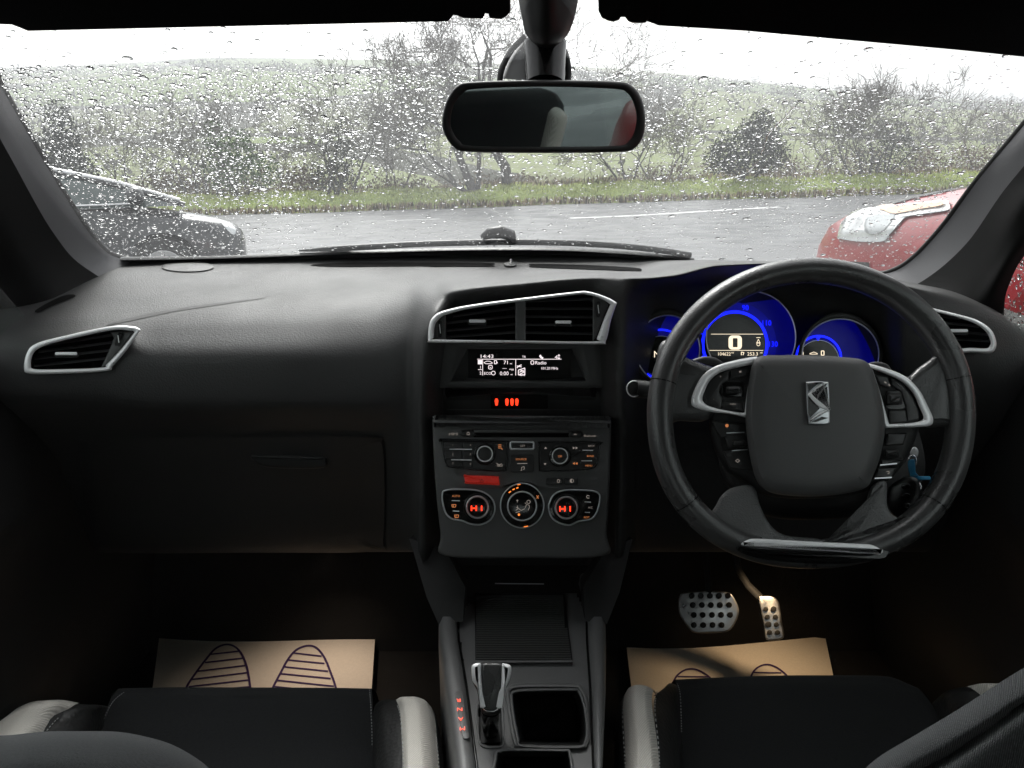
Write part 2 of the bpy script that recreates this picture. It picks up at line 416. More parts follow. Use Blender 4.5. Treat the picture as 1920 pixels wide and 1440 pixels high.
parts = []; n_drop = 0
while n_drop < 23000:
    px = random.uniform(-20, 1940); py = random.uniform(30, 500)
    if not inside(px, py, WS_IN): continue
    dens = .5 + .45*vnoise(px/120, py/70, 1) + .25*(vnoise(px/40, py/25, 2) - .5)
    if 560 < px < 1180 and py > 330: dens *= .35            # the patch the blade wiped
    if px < 700: dens *= 1.15
    hz_ = 125 if px < 1100 else 125 + (px-1100)*.085
    if py < hz_: dens *= .10
    if random.random() > dens: continue
    p = ws_pt(px, py, .0006)
    if p.y > 1.43 or p.y < .82: continue
    s = .00082*random.lognormvariate(0, .55)*(1.12 if px < 700 else 1.0)
    s = min(s, .0050); a = s*random.uniform(1.0, 1.5); b = s*random.uniform(.75, 1.05)
    parts.append(drop_vf(p, a, b, s*random.uniform(.32, .55), random.uniform(-.35, .35), 6 if s < .0009 else 8)); n_drop += 1
drops = link('raindrops', mesh(*merge(parts), fix=True), M_water, ws, angle=180, kind='stuff')
def smear(name, pts, w):
    P = [ws_pt(x, y, .0008) for x, y in [tuple(q[:2]) for q in smooth_path(pts, 8)]]
    P = [p + Vector((random.gauss(0, .0006), random.gauss(0, .0006), 0)) for p in P]
    return link(name, mesh(*tube_vf(P, [w*random.uniform(.6, 1.25) for _ in P], 7, flat=.6)), M_water, ws, angle=180)
smear('water_trickle', [(1352, 338), (1400, 325), (1428, 290), (1440, 255), (1462, 232), (1500, 190)], .0014)
smear('water_trickle', [(1130, 148), (1240, 125), (1357, 101)], .0011)
smear('water_trickle', [(872, 345), (905, 385), (960, 410)], .0006)

# ---- roof lining and sills (the shell around the cabin)
def panel(name, pts, th, m, parent=None, kind=None):
    """flat panel of real thickness from corner points (thickness away from the eye)"""
    P = [Vector(p) for p in pts]; n = (P[1]-P[0]).cross(P[2]-P[0]).normalized()
    if n.dot(P[0]-EYE) < 0: n = -n
    N = len(P); V = P + [p + n*th for p in P]
    Fc = [tuple(range(N)), tuple(reversed(range(N, 2*N)))] + [(i, (i+1) % N, N+(i+1) % N, N+i) for i in range(N)]
    return link(name, mesh(V, Fc), m, parent, kind=kind)
hl = panel('headliner', [(-.62, .845, 1.365), (.62, .845, 1.365), (.60, -1.9, 1.40), (-.60, -1.9, 1.40)], .03, M_head)
tag(hl, 'black cloth roof lining above the windscreen', 'headliner', kind='structure')
fl = panel('cabin_floor', [(-.74, 1.36, .22), (.74, 1.36, .22), (.74, -1.9, .22), (-.74, -1.9, .22)], .05, M_carpet); tag(fl, 'black carpet floor of the cabin', 'floor', kind='structure')
bk = panel('bulkhead', [(-.9, 1.34, .22), (.9, 1.34, .22), (.9, 1.56, .95), (-.9, 1.56, .95)], .05, M_carpet); tag(bk, 'black carpeted bulkhead behind the pedals', 'bulkhead', kind='structure')
rs = empty('rear_bench', (0, -1.1, .22), 'dark rear bench seat reflected in the mirror', 'rear seat')
box('seat', (0, -1.0, .46), (1.3, .5, .16), M_seatblk, rs, .03)
box('backrest', (0, -1.32, .72), (1.3, .14, .50), M_seatblk, rs, .04, Matrix.Rotation(R(12), 3, 'X'))
tg = empty('tailgate', (0, -1.9, .6), 'tailgate with a small dark rear window behind the bench', 'tailgate')
panel('panel', [(-.74, -1.85, .22), (.74, -1.85, .22), (.70, -1.75, .96), (-.70, -1.75, .96)], .04, M_dark, tg)
panel('glass', [(-.70, -1.75, .96), (.70, -1.75, .96), (.60, -1.88, 1.37), (-.60, -1.88, 1.37)], .004, M_sglass, tg)

# ---- doors
def door(sx, label, name='front_door'):
    X = .725*sx; d = empty(name, (X, .2, .3), label, 'door')
    rows = [(.22, -.03), (.30, 0.0), (.40, .05), (.50, .045), (.56, .02), (.66, .035), (.72, .06), (.80, .03), (.88, .0), (.925, -.01), (.93, -.05)]
    G = [[Vector((X - sx*dx*(1 if y < .95 else max(.2, 1-(y-.95)*4)), y, z)) for z, dx in rows] for y in np.linspace(-.75, 1.60, 34)]
    link('trim_panel', mesh(*grid_vf(G)), M_black, d)
    tube('pull_handle', smooth_path([(X-sx*.05, .30, .70), (X-sx*.095, .36, .735), (X-sx*.105, .50, .755), (X-sx*.095, .66, .76), (X-sx*.05, .72, .74)], 6), .013, M_black, d)
    # window glass and frame rails
    panel('window_glass', [(X-sx*.005, -.70, .93), (X-sx*.005, 1.16, .93), (X-sx*.07, .86, 1.19), (X-sx*.12, .62, 1.34), (X-sx*.12, -.62, 1.36)], .004, M_sglass, d)
    fr = [(X-sx*.07, .90, 1.20), (X-sx*.105, .78, 1.285), (X-sx*.125, .58, 1.36), (X-sx*.13, 0, 1.385), (X-sx*.13, -.70, 1.38)]
    tube('window_frame', smooth_path(fr, 6), .032, M_black, d, flat=.8)
    tube('window_frame', [(X-sx*.01, -.72, .9), (X-sx*.12, -.66, 1.38)], .06, M_black, d)
    panel('rear_panel', [(X, -.75, .22), (X, -1.9, .22), (X, -1.9, .98), (X, -.75, .95)], .03, M_dark, d)
    return d
dl = door(-1, 'black passenger door trim at the left edge of the cabin')
dr = door(1, "black driver's door trim at the right edge beyond the steering wheel")
_a, _b, _c = Vector((.72, -.70, .93)), Vector((.72, 1.16, .93)), Vector((.655, .86, 1.19)); _n = (_b-_a).cross(_c-_a).normalized()
if _n.x < 0: _n = -_n
pd_ = []
for _ in range(420):
    d = ray(random.uniform(1870, 1960), random.uniform(430, 625)); p = EYE + d*((_a-EYE).dot(_n)/d.dot(_n)) + _n*.0045; s = .0013*random.lognormvariate(0, .45)
    pd_.append(drop_vf(p, s, s*1.2, s*.5, 0, un=_n))
link('raindrops', mesh(*merge(pd_)), M_water, dr, angle=180, kind='stuff')
# mirror-corner quarter panels hiding the outer corner of the dash
def corner(poly, y0, y1, m, parent, name='corner_trim'):
    V = []; n = len(poly)
    for (px, py, y) in poly: V.append(PY(px, py, y))
    for (px, py, y) in poly: V.append(PY(px, py, y) + Vector((0, .05, 0)))
    return link(name, mesh(V, [tuple(range(n)), tuple(reversed(range(n, 2*n)))] + [(i, (i+1) % n, n+(i+1) % n, n+i) for i in range(n)]), m, parent)

# ---- windscreen pillars
def pillar(rows, label):
    rows = [[r[0], tuple(r[0][k]*.35 + r[1][k]*.65 for k in range(3)), tuple(r[0][k]*.35 + r[2][k]*.65 for k in range(3))] + r[3:] for r in rows]
    o = empty('windscreen_pillar', tuple(PY(*rows[3][1])), label, 'pillar')
    link('cloth_cover', mesh(*grid_vf(loftrows([r[:3] for r in rows]))), M_pillar, o, angle=180); link('door_seal_trim', mesh(*grid_vf(loftrows([r[2:] for r in rows]))), M_seal, o, angle=180); return o
def loftrows(rows):
    """rows run along the pillar; each row: points (px,py,y) across it"""
    nr, nc = len(rows), len(rows[0]); t = np.linspace(0, nr-1, (nr-1)*6+1); s = np.linspace(0, nc-1, (nc-1)*5+1)
    A = [[[pchip(range(nr), [rows[r][c][k] for r in range(nr)], t) for k in range(3)] for c in range(nc)]][0]
    out = []
    for i in range(len(t)):
        q = [pchip(range(nc), [A[c][k][i] for c in range(nc)], s) for k in range(3)]
        out.append([PY(q[0][j], q[1][j], q[2][j]) for j in range(len(s))])
    return out
pillar([[(-60, 40, .93), (-75, 45, .88), (-100, 50, .83), (-150, 40, .80), (-220, 20, .82), (-300, 10, .92)],
        [(0, 158, 1.03), (-22, 168, .99), (-62, 190, .93), (-120, 220, .90), (-190, 250, .91), (-280, 290, 1.0)],
        [(75, 290, 1.15), (45, 300, 1.11), (5, 325, 1.05), (-55, 365, 1.02), (-110, 400, 1.03), (-200, 440, 1.1)],
        [(142, 400, 1.27), (112, 415, 1.23), (70, 445, 1.18), (10, 490, 1.14), (-50, 530, 1.14), (-140, 560, 1.2)],
        [(176, 448, 1.33), (150, 470, 1.29), (118, 505, 1.24), (60, 548, 1.18), (-10, 580, 1.16), (-100, 610, 1.2)],
        [(208, 478, 1.38), (190, 500, 1.335), (160, 532, 1.27), (95, 580, 1.20), (10, 615, 1.17), (-80, 640, 1.2)],
        [(258, 492, 1.42), (240, 520, 1.36), (190, 560, 1.28), (120, 610, 1.21), (30, 650, 1.18), (-60, 680, 1.2)]],
       'grey cloth covered windscreen pillar on the left, beside the dark car')
pillar([[(2010, 120, .90), (2030, 120, .86), (2060, 115, .81), (2100, 110, .78), (2160, 100, .79), (2240, 90, .9)],
        [(1925, 228, 1.0), (1950, 240, .95), (1990, 262, .90), (2050, 290, .87), (2110, 300, .88), (2180, 320, .96)],
        [(1832, 340, 1.14), (1862, 350, 1.10), (1905, 372, 1.04), (1925, 390, 1.00), (1950, 410, 1.0), (1975, 425, 1.04)],
        [(1765, 430, 1.26), (1795, 445, 1.21), (1838, 470, 1.14), (1862, 492, 1.10), (1885, 500, 1.07), (1903, 508, 1.09)],
        [(1712, 486, 1.34), (1738, 500, 1.29), (1778, 522, 1.21), (1820, 545, 1.15), (1855, 560, 1.11), (1884, 565, 1.12)],
        [(1672, 510, 1.39), (1695, 525, 1.34), (1735, 550, 1.26), (1785, 576, 1.18), (1838, 595, 1.14), (1882, 610, 1.14)],
        [(1630, 518, 1.42), (1650, 545, 1.37), (1690, 572, 1.30), (1760, 600, 1.22), (1830, 625, 1.17), (1910, 650, 1.17)]],
       'grey cloth covered windscreen pillar on the right, beside the red car')
# black seal line along each pillar
for pts, lab in (([(-62, 38, .935), (0, 156, 1.035), (76, 288, 1.155), (144, 398, 1.275), (178, 446, 1.335), (210, 476, 1.385), (262, 490, 1.425)], 'thin black rubber seal along the left windscreen edge'),
                 ([(2012, 118, .905), (1926, 226, 1.005), (1832, 338, 1.145), (1764, 428, 1.265), (1711, 484, 1.345), (1671, 508, 1.395), (1628, 517, 1.425)], 'thin black rubber seal along the right windscreen edge')):
    o = tube('windscreen_seal', [PY(*p) for p in smooth_path(pts, 8)], .0045, M_black); tag(o, lab, 'seal')

# ---- dashboard body
cols = [
 (-80, [(505,1.42),(540,1.27),(585,1.15),(625,1.08),(665,1.05),(735,1.045),(815,1.09),(920,1.16),(1035,1.22),(985,1.40)]),
 (150, [(492,1.42),(512,1.34),(560,1.2),(606,1.1),(655,1.05),(735,1.04),(815,1.1),(920,1.16),(1035,1.22),(985,1.40)]),
 (300, [(488,1.42),(506,1.345),(555,1.2),(618,1.1),(682,1.05),(752,1.045),(815,1.105),(920,1.16),(1035,1.22),(985,1.40)]),
 (500, [(486,1.42),(503,1.345),(552,1.2),(614,1.1),(680,1.05),(752,1.045),(815,1.105),(920,1.16),(1035,1.22),(985,1.40)]),
 (700, [(482,1.42),(500,1.345),(545,1.2),(605,1.105),(675,1.06),(750,1.05),(815,1.1),(920,1.16),(1035,1.22),(985,1.40)]),
 (765,  [(480,1.42),(499,1.345),(538,1.20),(588,1.10),(655,1.06),(745,1.05),(815,1.06),(920,1.08),(1035,1.10),(985,1.40)]),
 (792,  [(480,1.42),(498,1.345),(532,1.20),(572,1.08),(645,1.015),(745,1.00),(815,1.0),(920,.985),(1035,.975),(1075,1.0)]),
 (815,  [(479,1.42),(498,1.345),(528,1.20),(562,1.07),(600,1.01),(740,1.03),(815,1.03),(920,1.015),(1035,1.0),(1075,1.0)]),
 (850,  [(479,1.42),(497,1.345),(522,1.20),(549,1.06),(585,1.07),(740,1.10),(815,1.07),(920,1.05),(1035,1.04),(1060,1.05)]),
 (975,  [(478,1.42),(497,1.345),(515,1.20),(534,1.05),(575,1.07),(740,1.11),(815,1.09),(920,1.05),(1035,1.04),(1060,1.05)]),
 (1100, [(479,1.42),(498,1.345),(511,1.20),(523,1.045),(560,1.06),(740,1.11),(815,1.09),(920,1.05),(1035,1.04),(1060,1.05)]),
 (1140, [(481,1.42),(498,1.345),(511,1.20),(522,1.045),(575,1.035),(740,1.03),(815,1.04),(920,1.02),(1035,1.0),(1060,1.0)]),
 (1165, [(483,1.42),(499,1.345),(512,1.20),(523,1.045),(592,1.03),(740,1.00),(815,1.0),(920,.99),(1035,.98),(1060,1.0)]),
 (1195, [(485,1.42),(500,1.34),(512,1.18),(523,1.04),(575,1.07),(740,1.08),(815,1.05),(920,1.06),(1035,1.10),(985,1.40)]),
 (1260, [(487,1.42),(492,1.30),(504,1.14),(518,1.03),(548,1.12),(700,1.16),(815,1.09),(920,1.08),(1035,1.12),(985,1.40)]),
 (1350, [(488,1.42),(489,1.27),(492,1.10),(498,.985),(535,1.12),(700,1.17),(815,1.10),(920,1.08),(1035,1.12),(985,1.40)]),
 (1520, [(494,1.42),(492,1.25),(490,1.10),(493,.975),(535,1.13),(700,1.18),(815,1.10),(920,1.08),(1035,1.12),(985,1.40)]),
 (1640, [(512,1.42),(514,1.27),(517,1.12),(522,1.00),(560,1.10),(700,1.12),(815,1.09),(920,1.08),(1035,1.12),(985,1.40)]),
 (1700, [(528,1.42),(529,1.3),(532,1.16),(538,1.05),(575,1.055),(690,1.05),(815,1.09),(920,1.15),(1035,1.21),(985,1.40)]),
 (1780, [(540,1.42),(542,1.3),(546,1.17),(555,1.07),(600,1.045),(690,1.035),(815,1.08),(920,1.15),(1035,1.21),(985,1.40)]),
 (1850, [(560,1.42),(564,1.3),(570,1.17),(579,1.08),(620,1.05),(690,1.035),(815,1.08),(920,1.15),(1035,1.21),(985,1.40)]),
 (1900, [(585,1.42),(590,1.3),(597,1.18),(606,1.1),(640,1.065),(700,1.05),(815,1.09),(920,1.15),(1035,1.21),(985,1.40)]),
 (2000, [(610,1.42),(615,1.3),(622,1.2),(632,1.14),(660,1.1),(715,1.08),(815,1.11),(920,1.17),(1035,1.23),(985,1.40)])]
dash = empty('dashboard', (0, 1.2, .6), 'black soft-touch dashboard with chrome ringed vents and a centre stack', 'dashboard')
# vent outlines (outer edge of the bright bezel)
LV_o = smooth_loop([(45,690),(50,662),(66,645),(110,632),(205,612),(250,612),(264,618),(238,656),(212,686),(200,696),(120,701),(56,701)], 6, sharp=(6,))
LV_i = smooth_loop([(58,684),(62,664),(76,652),(114,640),(206,620),(244,620),(252,623),(226,656),(200,683),(192,689),(120,692),(66,692)], 6, sharp=(6,))
CV_o = smooth_loop([(803,640),(804,612),(812,594),(834,582),(900,569),(1070,548),(1105,547),(1140,558),(1157,568),(1146,600),(1136,640),(1120,646),(960,643),(812,643)], 6, sharp=(8,12))
CV_i = smooth_loop([(814,632),(815,612),(822,600),(840,589),(905,575),(1070,554),(1102,553),(1130,562),(1144,571),(1130,604),(1119,634),(1112,640),(960,638),(820,636)], 6, sharp=(8,12))
RV_o = smooth_loop([(1722,572),(1758,580),(1795,589),(1832,600),(1858,618),(1868,640),(1866,655),(1856,662),(1820,661),(1778,660),(1755,620)], 6)
RV_i = smooth_loop([(1730,578),(1758,586),(1793,595),(1826,606),(1848,622),(1857,640),(1855,649),(1848,653),(1820,652),(1784,651),(1762,616)], 6)
holes = [shrink(LV_o, 5), shrink(RV_o, 4)]
Gd = loft(cols, 8, 8)
nr, nc = len(Gd), len(Gd[0]); V = [PY(*p) for row in Gd for p in row]; Fc = []
for r in range(nr-1):
    for c in range(nc-1):
        mx = (Gd[r][c][0]+Gd[r][c+1][0])/2; my = (Gd[r][c][1]+Gd[r+1][c][1])/2
        if any(inside(mx, my, h) for h in holes): continue
        Fc.append((r*nc+c, r*nc+c+1, (r+1)*nc+c+1, (r+1)*nc+c))
body = link('moulding', mesh(V, Fc), M_dash, dash, angle=180)
B_dash = bvh_of(body)
PL_LV = Plane(PY(150, 656, 1.045), 14, 10); PL_CV = Plane(PY(975, 600, .995), 12); PL_RV = Plane(PY(1780, 620, 1.035), 14, -10)
def vent(pl, o, i, label, slats, tabs, wheels, div=None, deep=.05):
    v = empty('air_vent', tuple(pl.pt(o[0][0], o[0][1]))); v.parent = dash; v.matrix_parent_inverse = Matrix.Translation(-world_loc(dash)); v['label'] = label
    ring('bezel', pl, o, i, -.012, .010, M_satin, v, hin=-.01, round_=.005)
    N = len(i); V = [pl.pt(p[0], p[1], -.0095) for p in i] + [pl.pt(p[0], p[1], -deep) for p in shrink(i, -3)]
    link('duct', mesh(V, [(a, (a+1) % N, N+(a+1) % N, N+a) for a in range(N)] + [tuple(range(N, 2*N))], fix=False), M_duct, v)
    for (xa, ya, xb, yb) in slats:
        q = [(xa, ya-2.6), (xb, yb-2.6), (xb, yb+2.6), (xa, ya+2.6)]
        V, Fc = [], []
        for k, (h, dy) in enumerate(((-.012, 0), (-.008, -1.4), (-.012, -2.6), (-.040, -5.0), (-.040, -2.0))):
            V += [pl.pt(xa, ya+dy, h), pl.pt(xb, yb+dy, h)]
        for k in range(5): Fc.append((2*k, 2*k+1, (2*k+3) % 10, (2*k+2) % 10))
        link('slat', mesh(V, Fc), M_slat, v)
    for (cx, cy, w) in tabs:
        t = plate('tab', pl, rrect(cx-w/2, cy-5, cx+w/2, cy+6, 4), -.012, .002, M_black, v, bev=.002)
        plate('tab_trim', pl, rrect(cx-w/2+2, cy-5, cx+w/2-2, cy+1, 2.5), .0015, .004, M_satin, t, bev=.001)
    for q in (div or []): plate('cheek', pl, q, -.03, -.004, M_face, v, bev=.002)
    for (cx, cy, w, h, rot) in wheels:
        q = [(cx + (x-cx)*math.cos(rot) - (y-cy)*math.sin(rot), cy + (x-cx)*math.sin(rot) + (y-cy)*math.cos(rot)) for x, y in rrect(cx-w/2, cy-h/2, cx+w/2, cy+h/2, w*.45)]
        th = plate('thumb_wheel', pl, q, -.01, .0, M_black, v, bev=.002)
        strokes('wheel_mark', pl, [(cx - 1, cy-h*.28, cx+1, cy+h*.25)], 1.6, .0008, M_satin, th)
    return v
vent(PL_LV, LV_o, LV_i, 'left air vent with chrome ring and a centre tab',
     [(84,650,214,630), (72,662,212,644), (64,675,208,659), (64,688,203,674)], [(124,665,46)], [(222,636,9,26,.35)], [[(206,622),(246,621),(250,624),(225,657),(199,685),(190,688),(203,660),(214,634)]])
vent(PL_CV, CV_o, CV_i, 'wide centre air vent split by an upright bar',
     [(850,595,966,580), (838,608,966,595), (838,622,966,610), (838,634,966,625), (985,567,1112,563), (985,581,1112,581), (985,596,1112,597), (985,611,1112,612), (985,626,1112,628)], [(895,604,36), (1056,606,34)],
     [(825,617,8,32,0), (1122,580,8,30,0)], [[(966,566),(986,564),(986,639),(966,638)], [(814,634),(815,606),(824,598),(836,592),(837,637),(820,636)], [(1111,556),(1130,562),(1141,571),(1128,603),(1117,634),(1111,639)]])
vent(PL_RV, RV_o, RV_i, "right air vent with chrome ring behind the wheel rim",
     [(1740,592,1800,600), (1750,605,1836,615), (1760,620,1852,630), (1768,636,1855,642)], [(1798,622,38)], [])
# defroster slots, speaker grille, sun sensor, seams on the dash top
def slotpatch(name, poly, m, off=.0012, **k): return patch(name, B_dash, poly, off, m, dash, **k)
slotpatch('defroster_slot', smooth_loop([(583,498),(640,494),(760,493),(916,494),(920,498),(916,501),(760,500),(640,501)], 4), M_duct)
slotpatch('defroster_slot', smooth_loop([(996,499),(1000,496),(1100,498),(1190,503),(1203,508),(1190,509),(1100,506),(1000,502)], 4), M_duct)
slotpatch('side_demister_slot', smooth_loop([(66,584),(88,570),(118,556),(136,553),(142,557),(128,563),(96,576),(74,587)], 4), M_duct)
slotpatch('speaker_grille', circ(352, 502, 49, 9, 36), M_dark, off=.002, dome=.0015)
slotpatch('sun_sensor', circ(957, 498, 12, 4, 24), M_dark, off=.003, dome=.003)
slotpatch('sensor_dome', circ(958, 496, 4, 3, 16), M_gloss, off=.006, dome=.004)
# glove box lid with its handle recess
gb = patch('glovebox_lid', B_dash, smooth_loop([(150,826),(170,818),(400,816),(690,816),(718,830),(724,900),(722,1010),(705,1030),(500,1032),(200,1032),(172,1018),(160,920)], 6), .004, M_dash, dash, rings=8)
plate('handle', Plane(PY(540, 862, 1.125), 5), smooth_loop([(470,856),(490,852),(600,855),(612,866),(606,877),(560,879),(500,876),(478,866)], 5), -.01, .006, M_dark, dash, bev=.005)
slotpatch('dash_seam', smooth_loop([(205,608),(260,592),(360,574),(480,560),(482,561.5),(362,576),(262,594),(207,610)], 4), M_black, off=.0005)

# ---- centre display and storage pocket
PD = Plane(PY(978, 690, 1.065), 6)
surround_o = [(812,646),(1140,646),(1140,690),(1140,735),(1142,780),(815,780),(813,735),(812,690)]
hous = plate('display_housing', PD, [(815,640),(1140,640),(1142,782),(816,782)], -.06, -.004, M_dark, dash)
ring('display_surround', PD, [(820,644),(1135,644),(1137,728),(818,728)], [(876,654),(1072,654),(1098,714),(846,714)], -.02, .014, M_face, dash, hin=-.004, round_=.004)
scr = plate('display_screen', PD, [(878,655),(1070,655),(1070,712),(878,712)], -.006, .001, M_gloss, dash)
wh = .0022
def T(s, x, y, h, m=E_white, al='LEFT', sx=1.0, pl=None, parent=None, hh=None): return text('lettering', pl or PD, s, x, y, h, m, parent or scr, hh or wh, al, sx)
T('14:43', 899, 668, 6.8, sx=1.25); T('TR', 979, 669, 4, sx=1.0); T('4', 1040, 669.5, 7, sx=1.2)
strokes('arrow_icon', PD, [(1048,665,1048,673), (1046,667,1048,665), (1050,667,1048,665), (1046,671,1048,673), (1050,671,1048,673)], 1.1, wh, E_white, scr)
plate('phone_icon', PD, [(1012,666),(1014,665),(1016,669),(1019,670),(1018,673),(1014,672),(1011,668)], .001, wh, E_white, scr)
strokes('screen_rule', PD, [(895,673.5,1053,673.5), (905,674,905,704), (967,674,967,704), (896,693,904,693)], 1.0, wh, E_white, scr)
plate('highlight_box', PD, [(896,675),(904,675),(904,683),(896,683)], .001, wh, E_white, scr)
strokes('car_icon', PD, [(907,680,913,677), (913,677,919,677.5), (919,677.5,924,681), (907,680,911,682), (911,682,923,682)], 1.0, wh, E_white, scr)
strokes('pump_icon', PD, poly_segs([(927,676),(931,676),(931,682),(927,682)], True) + [(931,678,933,681)], 1.2, wh, E_white, scr)
T('71', 944, 679.5, 7); T('mi', 956, 681.5, 3); T('1', 899, 688.5, 5.5); T('2', 899, 699.5, 5.5)
strokes('ring_icon', PD, poly_segs(rrect(916,685,923,692,2), True) + [(918,688,921,690)], 1.1, wh, E_white, scr)
T('---', 942, 690, 5, sx=1.2); T('mpg', 955, 692, 3.4)
T('ECO', 907, 700, 5, sx=1.0); strokes('stop_icon', PD, poly_segs(circ(925,699.5,3.6,n=14), True), 1.1, wh, E_white, scr)
T('0:00', 937, 700, 7.2, sx=.95); T('mi', 957, 702, 3)
T('Radio', 1003, 680, 6.6, sx=1.0); strokes('radio_icon', PD, poly_segs(rrect(995.5,676.5,1001,683,1.5), True), 1.2, wh, E_white, scr); T('101.20 MHz', 1014, 690.5, 5, sx=.92)
strokes('mast_icon', PD, [(969,686,978,688), (969,690,973,686), (973,686,978,684), (972,703,972,694), (972,694,984,690), (984,690,984,703), (972,703,984,703), (974,698,982,694), (974,702,982,698), (976,694,984,698)], 1.5, wh, E_white, scr); T('LIVE', 975, 703, 3.6)
# sloping ledge and pocket with the seat-belt lamps
PLg = Plane(PY(978, 724, 1.06), 40)
plate('ledge', PLg, smooth_loop([(836,718),(856,713),(1098,713),(1118,718),(1116,733),(1096,737),(856,737),(838,733)], 5), -.03, .006, M_face, dash, bev=.008)
PP = Plane(PY(978, 752, 1.06), 4)
pocket = plate('storage_pocket', PP, rrect(836,740,1116,768,3), -.02, -.004, M_black, dash)
bl = plate('seatbelt_display', PP, rrect(920,741,1027,766,2), -.005, .002, M_gloss, dash)
for cx in (931, 950.5, 960, 969):
    plate('belt_lamp', PP, smooth_loop([(cx-1.6,747.5),(cx+1.6,747.5),(cx+3.2,751),(cx+2.6,756),(cx+1.8,760),(cx-1.8,760),(cx-2.6,756),(cx-3.2,751)], 3), .001, .0032, E_red, bl)
strokes('pocket_edge', PP, [(838,768,1104,768.5)], 1.6, .004, M_satin if False else M_face, dash)

# ---- centre stack fascia
PF = Plane(PY(978, 900, .962), 20)
F_out = smooth_loop([(811,800),(813,785),(826,779),(976,779),(1130,781),(1143,787),(1146,800),(1143,900),(1138,1000),(1133,1042),(980,1046),(834,1042),(826,1000),(816,900)], 6)
fas = plate('stack_fascia', PF, F_out, -.05, .0, M_face, dash, bev=.004)
plate('fascia_brow', PF, smooth_loop([(812,796),(815,785),(828,780),(976,780),(1128,781),(1142,787),(1145,797),(1130,801),(976,800),(828,799)], 6), -.01, .010, M_face, dash, bev=.0045)
def FP(name, poly, h0, h1, m, bev=.001, parent=None, **k): return plate(name, PF, poly, h0, h1, m, parent or dash, bev=bev, **k)
def FT(s, x, y, h, m=E_dim, al='CENTER', sx=1.0, hh=.0052, parent=None): return text('lettering', PF, s, x, y, h, m, parent or fas, hh, al, sx)
FP('disc_slot', [(888,811),(1068,812),(1068,820),(888,820)], -.002, .0006, M_duct, 0)
FP('disc_lip', rrect(888,804,1068,812,3), -.001, .004, M_face, .002)
FP('eject_button', smooth_loop([(864,812),(868,807),(885,806),(890,812),(888,818),(870,819),(865,817)], 4), -.001, .005, M_btn, .002)
FP('phone_button', smooth_loop([(1067,812),(1070,808),(1088,808),(1093,813),(1090,820),(1070,820),(1066,817)], 4), -.001, .005, M_btn, .002)
FT('MP3', 850, 814, 4.6, sx=1.5, hh=.0008); FT('Bluetooth', 1106, 817, 4, sx=1.0, hh=.0008)
strokes('eject_icon', PF, [(875,813,878,810), (878,810,881,813), (875,815,881,815)], 1.1, .0055, E_dim, fas); FT('abc', 1079, 814, 3.2, hh=.0055)
left_o = smooth_loop([(828,829),(834,826),(944,827),(951,834),(951,876),(945,884),(900,883),(850,878),(836,870)], 5)
right_o = smooth_loop([(1010,835),(1018,827),(1122,828),(1126,836),(1121,868),(1108,880),(1060,884),(1016,884),(1010,878)], 5)
for q in (left_o, right_o):
    ring('panel_rim', PF, q, shrink(q, 3), -.002, .0035, M_gloss, dash, round_=.0015)
pl_l = FP('radio_keypad', shrink(left_o, 2.5), -.001, .0018, M_btn, .0005)
pl_r = FP('radio_keypad', shrink(right_o, 2.5), -.001, .0018, M_btn, .0005)
for cx0, cx1, rows_, ch in ((833,866,((830,841),(844,861),(864,875)),('1','2','3')), (868,886,((830,841),(844,861),(864,877)),('4','5','6'))):
    for (y0, y1), s_ in zip(rows_, ch):
        b_ = FP('preset_button', rrect(cx0+(3 if y0 > 860 and cx0 < 850 else 0), y0, cx1, y1, 2), .001, .0035, M_btn, .0008); FT(s_, cx0+ (16 if cx0 < 850 else 14), (y0+y1)/2-1, 3.6, parent=b_, hh=.0042)
strokes('chrome_divider', PF, [(843,842,885,842.5), (846,862,884,862.5)], 1.5, .0045, M_satin, dash)
strokes('chrome_divider', PF, [(1092,844,1112,844.5), (1090,864,1110,864)], 1.5, .0045, M_satin, dash)
strokes('key_icon', PF, [(934,834,940,834), (934,837,940,837), (934,840,940,840), (940,840,942,843)], 1.3, .0028, E_dimo, fas)
strokes('key_icon', PF, [(931,868,936,872), (936,872,941,869), (932,874,942,874)], 1.0, .0028, E_dim, fas); FT('INFO', 937, 872, 3.4)
for s_, x, y, m in (('BACK', 1109, 836, E_dim), ('BAND', 1107, 855, E_dimo), ('MENU', 1104, 873, E_dimo)): FT(s_, x, y, 3.4, m)
def tri(cx, cy, s, d):
    if d in 'ud': k = -1 if d == 'u' else 1; return [(cx-s, cy-k*s*.6), (cx+s, cy-k*s*.6), (cx, cy+k*s)]
    k = 1 if d == 'r' else -1; return [(cx-k*s*.7, cy-s), (cx+k*s*.9, cy), (cx-k*s*.7, cy+s)]
for cx, cy, d, m in ((1023,840,'u',E_dim),(1022,870,'d',E_dim),(1076,840,'r',E_dim),(1081,840,'r',E_dim),(1081,869,'l',E_dimo),(1076,869,'l',E_dimo)):
    FP('arrow_mark', tri(cx, cy, 2.6, d), .0018, .0026, m, 0, fas)
def knob(px, py, r, name, h=.014, cap=M_btn, rimm=M_satin, skirt=1.35):
    kb = FP(name, circ(px, py, r*skirt, n=36), .0, .005, M_gloss, .002)
    ring('knob_ring', PF, circ(px, py, r, n=40), circ(px, py, r*.84, n=40), .0, h, rimm, kb, round_=.003)
    plate('knob_cap', PF, circ(px, py, r*.85, n=36), .0, h-.0015, cap, kb, bev=.002, crown=.0008)
    return kb
knob(909, 851, 15.5, 'volume_knob'); kk = knob(1050, 855, 15.5, 'selector_knob'); FT('OK', 1050, 855.5, 3.8, E_dimo, hh=.0145, parent=kk)
lq = rrect(955,827,1003,844,5); lb = FP('list_button', shrink(lq, 4), -.001, .006, M_btn, .0015)
